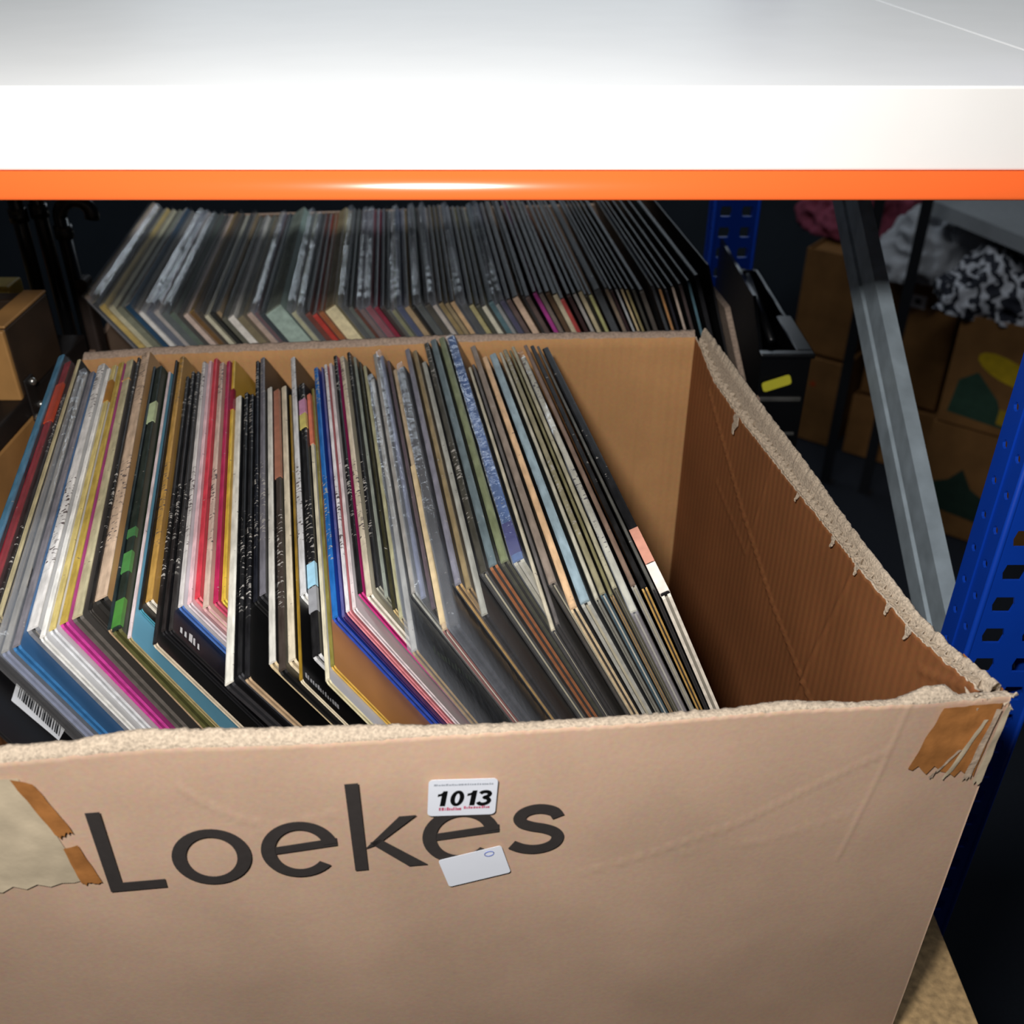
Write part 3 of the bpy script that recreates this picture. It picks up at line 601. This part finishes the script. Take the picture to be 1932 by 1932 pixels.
BACK = [
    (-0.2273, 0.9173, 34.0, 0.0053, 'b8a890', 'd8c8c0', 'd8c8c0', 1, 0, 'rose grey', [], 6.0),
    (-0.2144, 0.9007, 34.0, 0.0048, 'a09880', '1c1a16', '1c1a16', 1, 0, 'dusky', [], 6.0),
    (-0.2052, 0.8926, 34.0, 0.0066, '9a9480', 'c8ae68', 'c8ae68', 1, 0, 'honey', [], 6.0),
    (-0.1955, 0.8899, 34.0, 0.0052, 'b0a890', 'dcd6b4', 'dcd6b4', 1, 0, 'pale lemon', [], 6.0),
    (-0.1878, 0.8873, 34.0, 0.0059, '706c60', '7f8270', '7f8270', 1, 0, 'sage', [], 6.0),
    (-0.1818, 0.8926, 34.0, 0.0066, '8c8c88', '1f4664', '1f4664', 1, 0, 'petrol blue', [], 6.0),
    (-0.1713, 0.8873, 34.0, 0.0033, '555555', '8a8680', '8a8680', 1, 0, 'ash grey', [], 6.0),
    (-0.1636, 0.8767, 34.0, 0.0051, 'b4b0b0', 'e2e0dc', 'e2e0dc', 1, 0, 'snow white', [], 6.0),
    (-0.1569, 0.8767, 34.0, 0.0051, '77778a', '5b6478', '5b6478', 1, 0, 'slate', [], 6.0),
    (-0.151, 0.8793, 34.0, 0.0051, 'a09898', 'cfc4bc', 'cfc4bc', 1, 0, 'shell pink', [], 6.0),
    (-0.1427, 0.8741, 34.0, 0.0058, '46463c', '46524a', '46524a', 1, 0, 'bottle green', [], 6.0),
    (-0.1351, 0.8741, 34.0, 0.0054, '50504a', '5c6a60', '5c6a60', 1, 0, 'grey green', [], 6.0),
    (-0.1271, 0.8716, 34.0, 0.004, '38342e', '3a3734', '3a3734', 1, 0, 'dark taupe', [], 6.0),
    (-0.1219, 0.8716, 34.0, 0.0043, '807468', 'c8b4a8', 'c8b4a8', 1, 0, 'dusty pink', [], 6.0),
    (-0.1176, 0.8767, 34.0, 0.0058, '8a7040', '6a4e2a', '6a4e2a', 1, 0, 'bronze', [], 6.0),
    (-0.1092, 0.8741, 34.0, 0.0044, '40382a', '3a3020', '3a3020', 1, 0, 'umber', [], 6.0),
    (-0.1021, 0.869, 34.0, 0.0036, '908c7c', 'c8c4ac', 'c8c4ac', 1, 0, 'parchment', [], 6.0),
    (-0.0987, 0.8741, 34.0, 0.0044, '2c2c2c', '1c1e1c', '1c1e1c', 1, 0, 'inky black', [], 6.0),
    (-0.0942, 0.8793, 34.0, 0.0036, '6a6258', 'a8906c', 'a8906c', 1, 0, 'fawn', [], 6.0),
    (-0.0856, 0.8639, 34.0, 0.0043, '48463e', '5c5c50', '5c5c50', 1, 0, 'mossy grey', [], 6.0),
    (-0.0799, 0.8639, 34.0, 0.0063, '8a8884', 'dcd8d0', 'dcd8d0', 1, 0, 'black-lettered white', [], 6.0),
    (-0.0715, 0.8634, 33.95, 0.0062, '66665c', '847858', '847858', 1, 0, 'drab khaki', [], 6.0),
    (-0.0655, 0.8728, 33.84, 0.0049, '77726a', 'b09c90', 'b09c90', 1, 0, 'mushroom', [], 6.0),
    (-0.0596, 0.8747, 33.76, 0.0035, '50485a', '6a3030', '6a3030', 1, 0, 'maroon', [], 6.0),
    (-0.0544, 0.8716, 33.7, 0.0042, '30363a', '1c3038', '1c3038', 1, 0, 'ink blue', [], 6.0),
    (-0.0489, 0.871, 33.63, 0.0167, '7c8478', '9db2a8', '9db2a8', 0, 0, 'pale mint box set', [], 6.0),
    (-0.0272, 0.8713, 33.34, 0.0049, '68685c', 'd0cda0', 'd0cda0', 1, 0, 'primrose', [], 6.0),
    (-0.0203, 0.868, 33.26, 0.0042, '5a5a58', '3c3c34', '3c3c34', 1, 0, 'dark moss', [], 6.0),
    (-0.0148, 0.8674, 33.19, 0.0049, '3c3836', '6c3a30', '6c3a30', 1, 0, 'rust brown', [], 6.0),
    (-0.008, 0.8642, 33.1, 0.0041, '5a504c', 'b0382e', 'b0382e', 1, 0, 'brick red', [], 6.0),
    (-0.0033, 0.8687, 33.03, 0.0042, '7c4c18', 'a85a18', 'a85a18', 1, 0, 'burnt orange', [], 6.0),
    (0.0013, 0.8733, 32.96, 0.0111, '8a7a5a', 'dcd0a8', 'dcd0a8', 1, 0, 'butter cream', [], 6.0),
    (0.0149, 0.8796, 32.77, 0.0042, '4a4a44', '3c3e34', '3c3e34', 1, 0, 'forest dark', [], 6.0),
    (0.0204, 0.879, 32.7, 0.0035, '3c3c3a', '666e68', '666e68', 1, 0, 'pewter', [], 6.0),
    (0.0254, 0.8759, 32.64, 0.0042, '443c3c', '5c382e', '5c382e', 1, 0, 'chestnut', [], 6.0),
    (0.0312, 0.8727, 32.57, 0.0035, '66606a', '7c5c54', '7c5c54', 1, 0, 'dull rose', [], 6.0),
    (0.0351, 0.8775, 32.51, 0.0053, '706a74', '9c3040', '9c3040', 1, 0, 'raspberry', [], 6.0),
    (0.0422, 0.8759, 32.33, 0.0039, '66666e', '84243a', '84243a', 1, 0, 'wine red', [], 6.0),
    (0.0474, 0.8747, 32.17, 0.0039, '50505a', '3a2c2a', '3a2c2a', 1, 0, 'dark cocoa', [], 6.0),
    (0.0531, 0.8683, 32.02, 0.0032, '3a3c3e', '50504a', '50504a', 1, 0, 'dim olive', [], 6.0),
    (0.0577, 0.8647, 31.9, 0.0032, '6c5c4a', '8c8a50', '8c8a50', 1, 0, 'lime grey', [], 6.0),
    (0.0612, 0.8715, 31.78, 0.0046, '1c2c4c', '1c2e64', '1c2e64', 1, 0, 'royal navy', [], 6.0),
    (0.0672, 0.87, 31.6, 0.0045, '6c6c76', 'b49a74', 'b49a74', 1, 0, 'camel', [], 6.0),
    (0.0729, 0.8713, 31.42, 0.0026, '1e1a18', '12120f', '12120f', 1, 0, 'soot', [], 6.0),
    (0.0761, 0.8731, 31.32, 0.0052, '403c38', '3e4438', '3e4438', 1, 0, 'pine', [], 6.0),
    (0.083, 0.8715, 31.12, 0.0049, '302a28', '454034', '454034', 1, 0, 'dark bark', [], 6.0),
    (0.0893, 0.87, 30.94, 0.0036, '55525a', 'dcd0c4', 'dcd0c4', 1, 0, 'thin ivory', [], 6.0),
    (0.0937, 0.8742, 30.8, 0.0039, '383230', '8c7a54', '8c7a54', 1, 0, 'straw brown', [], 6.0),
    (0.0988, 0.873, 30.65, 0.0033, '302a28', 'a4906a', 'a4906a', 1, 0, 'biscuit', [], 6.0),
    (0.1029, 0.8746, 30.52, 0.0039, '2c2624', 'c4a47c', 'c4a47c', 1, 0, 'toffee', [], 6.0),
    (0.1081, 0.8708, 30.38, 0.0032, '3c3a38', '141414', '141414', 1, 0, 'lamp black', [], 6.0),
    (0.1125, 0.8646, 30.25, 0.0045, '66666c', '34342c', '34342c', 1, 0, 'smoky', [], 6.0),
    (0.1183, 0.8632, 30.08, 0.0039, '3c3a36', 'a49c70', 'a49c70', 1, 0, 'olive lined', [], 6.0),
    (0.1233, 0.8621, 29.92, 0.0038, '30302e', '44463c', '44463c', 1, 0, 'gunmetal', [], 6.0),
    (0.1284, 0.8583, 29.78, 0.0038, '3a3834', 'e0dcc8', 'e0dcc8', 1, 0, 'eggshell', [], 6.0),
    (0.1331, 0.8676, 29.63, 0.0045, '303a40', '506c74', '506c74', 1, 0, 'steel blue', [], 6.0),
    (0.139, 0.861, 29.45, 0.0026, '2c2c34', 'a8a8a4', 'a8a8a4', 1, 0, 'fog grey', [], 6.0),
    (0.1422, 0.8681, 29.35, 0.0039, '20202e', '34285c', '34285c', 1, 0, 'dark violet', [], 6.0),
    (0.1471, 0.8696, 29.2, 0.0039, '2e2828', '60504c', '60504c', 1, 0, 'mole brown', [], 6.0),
    (0.1521, 0.8738, 29.05, 0.0052, '34302c', 'd0b49c', 'd0b49c', 1, 0, 'peach cream', [], 6.0),
    (0.159, 0.8764, 28.7, 0.0017, '1e1a1a', '141210', '141210', 1, 0, 'pitch black', [], 6.0),
    (0.1612, 0.8727, 28.57, 0.0039, '34343a', '5c4c48', '5c4c48', 1, 0, 'warm grey', [], 6.0),
    (0.1665, 0.8812, 28.26, 0.0034, '281e20', 'a83c8c', 'a83c8c', 1, 0, 'magenta', [], 6.0),
    (0.1709, 0.8765, 28.01, 0.0034, '241e1c', '84746c', '84746c', 1, 0, 'clay', [], 6.0),
    (0.1754, 0.8773, 27.75, 0.004, '2a1c10', '5a4430', '5a4430', 1, 0, 'walnut', [], 6.0),
    (0.1803, 0.8697, 27.44, 0.0039, '201c1a', 'c4b89c', 'c4b89c', 1, 0, 'oatmeal', [], 6.0),
    (0.1849, 0.8569, 27.14, 0.0033, '241a1a', 'b83630', 'b83630', 1, 0, 'scarlet', [], 6.0),
    (0.1897, 0.8655, 26.88, 0.0033, '221c1c', '341c1c', '341c1c', 1, 0, 'oxblood', [], 6.0),
    (0.1941, 0.8663, 26.62, 0.0028, '201c1c', 'a09c98', 'a09c98', 1, 0, 'dove grey', [], 6.0),
    (0.1979, 0.8701, 26.41, 0.0033, '1c1814', 'd4c4a0', 'd4c4a0', 1, 0, 'vanilla', [], 6.0),
    (0.2017, 0.8602, 26.15, 0.0022, '1a1614', '1c1a0c', '1c1a0c', 1, 0, 'tarry black', [], 6.0),
    (0.2045, 0.859, 25.97, 0.0027, '30302e', 'a4a470', 'a4a470', 1, 0, 'celery', [], 6.0),
    (0.2087, 0.8682, 25.76, 0.0055, '141416', '262a28', '262a28', 1, 0, 'onyx', [], 6.0),
    (0.2162, 0.8705, 25.32, 0.0028, '16161a', '9a8060', '9a8060', 1, 0, 'hazel', [], 6.0),
    (0.2195, 0.8663, 25.11, 0.0022, '141416', '2c181a', '2c181a', 1, 0, 'dark plum', [], 6.0),
    (0.2226, 0.8668, 24.79, 0.0017, '1a1a1e', 'c4c8cc', 'c4c8cc', 1, 0, 'frost grey', [], 6.0),
    (0.2249, 0.8639, 24.37, 0.0017, '181818', 'c8b48c', 'c8b48c', 1, 0, 'buff', [], 6.0),
    (0.227, 0.8584, 23.95, 0.0019, '161616', '90845c', '90845c', 1, 0, 'dry olive', [], 6.0),
    (0.2296, 0.855, 23.44, 0.0022, '141414', '3c3a32', '3c3a32', 1, 0, 'cinder', [], 6.0),
    (0.2324, 0.8486, 22.85, 0.0034, '101012', '4c4640', '4c4640', 1, 0, 'dim umber', [], 6.0),
    (0.2384, 0.8533, 21.93, 0.0022, '101012', '141414', '141414', 1, 0, 'ebony', [], 6.0),
    (0.2407, 0.8444, 21.34, 0.0019, '141212', 'c48c54', 'c48c54', 1, 0, 'orange tan', [], 6.0),
    (0.243, 0.84, 20.83, 0.0018, '101014', '1c1c26', '1c1c26', 1, 0, 'midnight', [], 6.0),
    (0.2464, 0.8436, 20.33, 0.0021, '181614', 'b8a698', 'b8a698', 1, 0, 'linen', [], 6.0),
    (0.25, 0.8455, 19.74, 0.0024, '121216', '4a3836', '4a3836', 1, 0, 'coffee', [], 6.0),
    (0.2544, 0.8497, 19.06, 0.0022, '141418', '50707c', '50707c', 1, 0, 'sea teal', [], 6.0),
    (0.2593, 0.8601, 18.47, 0.0038, '101012', '16161a', '16161a', 0, 0, 'wide black', [], 6.0),
    (0.2689, 0.8828, 17.46, 0.0017, '141416', '1a1a1e', '1a1a1e', 0, 0, 'last black', [], 6.0),
]
REC = {}
for i, row in enumerate(FRONT):
    d = row[9]
    if i == 0: lab = 'slate blue record sleeve leaning against the left wall of the front box'
    elif i == len(FRONT) - 1: lab = 'outermost black record sleeve with pink and white spine end, beside the empty box space'
    else: lab = '%s record sleeve between the %s and %s ones in the front box' % (d, FRONT[i-1][9], FRONT[i+1][9])
    REC[d] = record(row, lab, 'records in the front box', .006, i * 13 + 5)
for i, row in enumerate(BACK):
    d = row[9]
    if i == 0: lab = 'rose grey record sleeve at the far left end of the rear row'
    elif i == len(BACK) - 1: lab = 'last black sleeve at the right end of the rear row'
    else: lab = '%s record sleeve between the %s and %s ones in rear row' % (d, BACK[i-1][9], BACK[i+1][9])
    REC[d] = record(row, lab, 'records in the rear box', .006, i * 17 + 900, simple=True)

# printed details on cover faces that stick out
def face_poly(desc, name, polys, col, lift=.0003):
    root, t = REC[desc]; V = []; F = []
    for p in polys:
        a = len(V); V += [(t + lift, v, w) for v, w in p]; F.append(tuple(range(a, a + len(p))))
    return obj(name, V, F, plain('cover print', col, .5, var=.06, scale=80), root)
lab = face_poly('text-lined black', 'barcode_label', [[(.0210, .2917), (.0434, .2909), (.0430, .2523), (.0237, .2573)]], 'dfe2e6')
root, t = REC['text-lined black']; V = []; F = []; w = .2580; rr = random.Random(3)
while w < .2890:
    h = rr.choice((.0005, .0008, .0012)); a = len(V)
    V += [(t + .0005, .0260, w), (t + .0005, .0415, w), (t + .0005, .0415, w + h), (t + .0005, .0260, w + h)]; F.append((a, a+1, a+2, a+3)); w += h + rr.choice((.0004, .0007, .0010))
obj('barcode_bars', V, F, plain('barcode ink', '2a2c30', .6), lab)
rg = [(.0085 + .0042*math.cos(k*math.pi/12), .279 + .0075*math.sin(k*math.pi/12)) for k in range(25)]
rg2 = [(.0085 + .0030*math.cos(k*math.pi/12), .279 + .0058*math.sin(k*math.pi/12)) for k in range(25)]
face_poly('lettered black', 'cover_print', strip(rg, rg2) + [[(.0075, .276), (.0098, .276), (.0098, .2825), (.0075, .2825)]], 'b8bac0')
def scrawl(desc, v0, w0, v1, w1, n, hgt, col, seed):
    r = random.Random(seed); P = []
    for k in range(n):
        f = k / n; v = v0 + (v1-v0)*f; w = w0 + (w1-w0)*f; l = math.hypot(v1-v0, w1-w0) / n * r.uniform(.4, .8); hh = hgt * r.uniform(.6, 1)
        P.append([(v, w), (v, w - l), (v + hh, w - l * r.uniform(.7, 1.1)), (v + hh * .9, w)])
    face_poly(desc, 'cover_print', P, col)
scrawl('mustard', .0040, .3120, .0040, .2840, 14, .0035, 'a8a8aa', 2)
scrawl('worn black', .003, .309, .003, .292, 5, .007, 'd4d4d4', 4)
scrawl('patched black', .001, .305, .001, .2925, 7, .003, 'c8c8c8', 6)
scrawl('pale grey', .017, .2946, .0364, .2452, 12, .006, '5a625c', 8)

# ------------------------------------------------------------------ rear box that holds the rear row
bb = empty('cardboard_box', (0, 1.0, 0)); tag(bb, 'brown cardboard box behind, leaning open, holding the rear row of records', 'box')
O2 = Vector((0, 1.0, 0)); U2 = Vector((math.cos(math.radians(6)), math.sin(math.radians(6)), 0)); V2 = Vector((-U2.y, U2.x, 0))
vmin = min(Vector((r_[0], r_[1], 0)).dot(V2) for r_ in BACK) - .012; umax = max(Vector((r_[0], r_[1], 0)).dot(U2) for r_ in BACK) + .005
umin = min(Vector((r_[0], r_[1], 0)).dot(U2) - LP * math.sin(math.radians(r_[2])) for r_ in BACK) - .012; vmax = max(Vector((r_[0], r_[1], 0)).dot(V2) for r_ in BACK) + LP + .004
def b2(u, v, z): return U2 * u + V2 * v + Vector((0, 0, z)) - O2
def slab2(name, c, th, mat):
    """quad c (4 points) thickened along its normal"""
    n = (c[1] - c[0]).cross(c[3] - c[0]).normalized() * th; V = list(c) + [p + n for p in c]
    return obj(name, V, [(0,1,2,3), (7,6,5,4), (0,4,5,1), (1,5,6,2), (2,6,7,3), (3,7,4,0)], mat, bb)
sh = .0845
slab2('front_wall', [b2(umin, vmin, 0), b2(umax, vmin, 0), b2(umax - .055, vmin, .2), b2(umin, vmin, .2)], .005, K_out)
slab2('side_wall', [b2(umax, vmin + .014, 0), b2(umax, vmax, 0), b2(umax - sh, vmax, .272), b2(umax - sh, vmin + .034, .272)], .005, K_grey)
slab2('side_wall', [b2(umin, vmin, 0), b2(umin, vmin, .2), b2(umin, vmax, .2), b2(umin, vmax, 0)], .005, K_out)
slab2('back_wall', [b2(umin, vmax, 0), b2(umin, vmax, .25), b2(umax - .07, vmax, .25), b2(umax, vmax, 0)], .005, K_out)
slab2('box_floor', [b2(umin, vmin, 0), b2(umin, vmax, 0), b2(umax, vmax, 0), b2(umax, vmin, 0)], -.004, K_in)

# ------------------------------------------------------------------ black bin between the rear box and the rack side
M_yel = plain('yellow sticker', 'cfc83a', .5, var=.04)
M_lip = plain('scuffed black plastic lip', '4a4a48', .4, var=.2)
bn = empty('plastic_bin', (0, .92, 0)); tag(bn, 'black plastic bin standing between the rear box and the rack brace', 'bin')
box('front_panel', .249, .2985, 0, .004, 0, .198, M_black, bn, .001)
box('side_panel', .2945, .2985, .004, .26, 0, .198, M_black, bn, .001)
prism('side_panel', [(.004, 0), (.26, 0), (.26, .235), (.07, .235), (.015, .198), (.004, .198)], .249, .2525, M_black, bn, axis='x')
box('back_panel', .249, .2985, .256, .26, 0, .198, M_black, bn, .001)
box('bin_floor', .2525, .2945, .004, .256, 0, .004, M_black, bn)
box('rim', .2465, .301, -.004, .007, .196, .2015, M_black, bn, .0015)
box('rim', .284, .301, .007, .10, .196, .2015, M_black, bn, .0015)
tube('grip_rail', [(.262, .02, .205), (.258, .14, .232)], .004, M_black, bn, 8)
box('ledge', .250, .294, -.0035, .0, .149, .154, M_lip, bn, .0012)
box('ledge', .256, .293, -.003, .0, .110, .1135, M_lip, bn, .001)
ys_ = empty('price_sticker', (.2545, .9155, .160)); ys_.rotation_euler = (0, math.radians(-20), 0); tag(ys_, 'yellow oblong sticker on the black plastic bin', 'sticker')
prism('paper', [(a, b) for a, b in rounded(.029, .011, .003)], 0, .0003, M_yel, ys_)

# ------------------------------------------------------------------ wooden case on the left
M_wood = plain('pale varnished wood', 'b98a52', .5, var=.16, scale=26, bump=.2)
M_wood2 = plain('darker wood', '3a2a1c', .6, var=.25, scale=26, bump=.2)  # darker brown on the raised side, back and tray floor
M_dark = plain('near black trim', '1a1412', .6, var=.2)
M_nickel = plain('nickel', 'b8b8b4', .25, .9, var=.1)
wc = empty('wooden_case', (-.42, .62, 0)); tag(wc, 'pale wooden case with a black metal clasp left of the boxes', 'case')
box('case_body', -.22, 0, 0, .30, .0, .202, M_wood, wc, .003)
box('seam_strip', -.22, .0006, .0, .30, .202, .221, M_dark, wc, .002)  # dark strip standing in for the shaded gap between lid and body
box('end_board', -.020, 0, .152, .158, .221, .284, M_wood, wc, .0015)
box('raised_side', -.020, 0, .158, .245, .221, .284, M_wood2, wc, .002)
box('top_edging', -.020, 0, .158, .245, .284, .2865, M_wood, wc, .001)
box('raised_back', -.22, -.020, .225, .245, .221, .284, M_wood2, wc, .002)
box('raised_side', -.22, -.200, .152, .225, .221, .284, M_wood, wc, .002)
box('tray_floor', -.20, -.02, .152, .225, .221, .226, M_wood2, wc)
cl = box('clasp', .0006, .003, .160, .176, .197, .236, M_dark, wc, .001)
for yy, zz in ((.170, .231), (.174, .207), (.163, .200)):
    bm = bmesh.new(); bmesh.ops.create_uvsphere(bm, u_segments=12, v_segments=8, radius=.0036, matrix=Matrix.Translation((.004, yy, zz))); bmobj('rivet', bm, M_nickel, cl, True)
tag(box('yellow_block', -.50, -.472, .90, .93, .221, .276, plain('yellow paper', 'c9b458', .6), bevel=.002), 'small yellow block behind the wooden case', 'block')
tag(box('wooden_stand', -.424, -.412, .93, .95, .0, .272, plain('dark brown wood', '2a1e18', .7, var=.2), bevel=.003), 'dark brown upright stick behind the wooden case', 'stick')
# black curled handles rising behind the case
def curl(cx, cy, cz, r, label, ang):
    o = empty('walking_cane', (cx, cy, 0)); tag(o, label, 'cane', 'black canes behind the wooden case')
    P = [(0, 0, .0), (0, 0, cz - r)] + [((r - r*math.cos(k*.32)) * math.cos(ang), (r - r*math.sin(0)) * 0 + (r - r*math.cos(k*.32)) * math.sin(ang), cz - r + r*math.sin(k*.32)) for k in range(12)]
    tube('shaft_and_handle', P, .0068, M_black, o, 10)
    tube('collar', [(0, 0, cz - r - .02), (0, 0, cz - r - .008)], .0088, M_black, o, 10)
    return o
curl(-.424, .938, .345, .014, 'black curved cane handle nearest the rear row of records', .4)
curl(-.446, .945, .362, .013, 'black curved cane handle in the middle of the bunch', 2.6)
curl(-.462, .936, .360, .013, 'black curved cane handle at the left frame edge', 2.2)

# ------------------------------------------------------------------ goods on the far side of the aisle
yawB = math.radians(-38)
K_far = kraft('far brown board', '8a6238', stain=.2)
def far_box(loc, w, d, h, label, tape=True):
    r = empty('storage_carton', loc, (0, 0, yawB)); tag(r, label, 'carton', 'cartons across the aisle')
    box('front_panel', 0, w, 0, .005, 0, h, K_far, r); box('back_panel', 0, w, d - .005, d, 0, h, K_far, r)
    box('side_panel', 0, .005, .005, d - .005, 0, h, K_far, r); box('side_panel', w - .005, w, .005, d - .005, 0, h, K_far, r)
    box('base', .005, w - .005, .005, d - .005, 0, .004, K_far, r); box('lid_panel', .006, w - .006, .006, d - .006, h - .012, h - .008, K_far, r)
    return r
b1 = far_box((1.045, 2.72, -.70), .22, .26, .385, 'open brown carton with a small white label and cloth on top')
b1b = far_box((1.02, 2.70, -.895), .25, .28, .19, 'brown carton underneath the carton with the white label')
b3 = far_box((.86, 2.86, -.62), .17, .24, .31, 'brown carton behind the steel brace under the pink cloth')
b3b = far_box((.84, 2.84, -.895), .19, .26, .27, 'lowest brown carton behind the steel brace')
b2_ = far_box((1.095, 2.30, -.58), .30, .30, .285, 'brown produce carton with yellow and green print')
b2b = far_box((1.090, 2.30, -.895), .31, .31, .31, 'brown produce carton with dark green print at the bottom')
def far_print(root, name, pts, col, y=-.001):
    return prism(name, pts, y, y + .0006, plain('carton print', col, .6, var=.15, scale=40), root)
far_print(b1, 'label_paper', [(.085, .285), (.130, .285), (.130, .322), (.085, .322)], 'f4f4f8')
far_print(b1, 'label_mark', [(.099, .297), (.116, .297), (.116, .311), (.099, .311)], '2a2a30', -.0018)
far_print(b1, 'orange_dot', [(.07 + .010*math.cos(k*.7), .20 + .010*math.sin(k*.7)) for k in range(9)], 'b84818')
far_print(b3b, 'orange_dot', [(.10 + .009*math.cos(k*.7), .19 + .009*math.sin(k*.7)) for k in range(9)], 'b84818')
far_print(b2_, 'yellow_print', [(.13 + .070*math.cos(k*.42), .17 + .030*math.sin(k*.42) - .02*math.cos(k*.42)) for k in range(15)], 'c8a818')
far_print(b2_, 'green_print', [(.02, .03), (.16, .02), (.13, .09), (.07, .15), (.03, .12)], '2c4a3a', -.0006)
far_print(b2_, 'yellow_print', [(.14, .03), (.20, .025), (.20, .065), (.14, .07)], 'a88c1c', -.0014)
far_print(b2b, 'green_print', [(.03, .07), (.17, .06), (.19, .12), (.13, .15), (.10, .20), (.07, .16), (.03, .14)], '22382c')
def cloth(name, loc, sx, sy, sz, mat, label, cat, seed, parent_label=None):
    bm = bmesh.new(); bmesh.ops.create_icosphere(bm, subdivisions=5, radius=1)
    for v in bm.verts:
        c = v.co.copy(); f = 1 + .28 * nz(c.x*1.6+seed, c.y*1.6, c.z*1.6) + .16 * (1 - abs(nz(c.x*3.4+seed, c.y*3.4, c.z*3.4)) * 2.2) + .05 * nz(c.x*8, c.y*8+seed, c.z*8)
        v.co = Vector((c.x*sx*f, c.y*sy*f, max(-.0, c.z*sz*f + sz*.35)))
    o = bmobj(name, bm, mat, None, True); o.location = loc; tag(o, label, cat); return o
cloth('cloth_bundle', (1.165, 2.665, -.32), .145, .12, .13, plain('white cotton', 'b4b6ba', .9, var=.06), 'crumpled white cloth bundle on the labelled carton', 'cloth', 2.0)
cloth('cloth_bundle', (1.07, 3.02, -.305), .16, .11, .12, plain('dusky pink cloth', '9c4a60', .9, var=.1), 'dusky pink cloth heap on the carton behind', 'cloth', 7.0)
# black and white patterned fabric
m = bpy.data.materials.new('black and white patterned fabric'); m.use_nodes = True; nt = m.node_tree; b = nt.nodes['Principled BSDF']; b.inputs['Roughness'].default_value = .8
tc = nt.nodes.new('ShaderNodeTexCoord'); wv = nt.nodes.new('ShaderNodeTexWave'); wv.inputs['Scale'].default_value = 9; wv.inputs['Distortion'].default_value = 9; wv.inputs['Detail Scale'].default_value = 3
rp = nt.nodes.new('ShaderNodeValToRGB'); rp.color_ramp.elements[0].position = .5; rp.color_ramp.elements[1].position = .56
rp.color_ramp.elements[0].color = (.012, .014, .025, 1); rp.color_ramp.elements[1].color = (.55, .56, .6, 1)
nt.links.new(tc.outputs['Object'], wv.inputs['Vector']); nt.links.new(wv.outputs['Fac'], rp.inputs['Fac']); nt.links.new(rp.outputs['Color'], b.inputs['Base Color'])
cloth('patterned_fabric', (1.25, 2.37, -.305), .17, .13, .10, m, 'folded black and white patterned fabric on the produce carton', 'fabric', 4.0)
M_post = plain('dark grey steel', '26282c', .5, .3, var=.1)
for k, (px, py, lb_) in enumerate(((.905, 2.52, 'dark grey steel post across the aisle nearest the brace'), (1.00, 2.46, 'dark grey steel post in front of the labelled carton'))):
    o = empty('steel_post', (px, py, -.9), (0, 0, yawB)); tag(o, lb_, 'rack post', 'grey posts across the aisle')
    prism('angle_section', [(0, 0), (.028, 0), (.028, .003), (.003, .003), (.003, .028), (0, .028)], 0, 1.6, M_post, o, axis='z')
    box('foot_plate', -.004, .034, -.004, .034, 0, .003, M_post, o)
fb = box('shelf_board', 0, 1.0, 0, .7, -.035, 0, plain('grey white shelf board', '9fa3a6', .7, var=.05)); fb.location = (1.075, 2.60, -.10); fb.rotation_euler = (0, 0, math.radians(-72)); tag(fb, 'pale grey shelf board above the far cartons', 'shelf board')
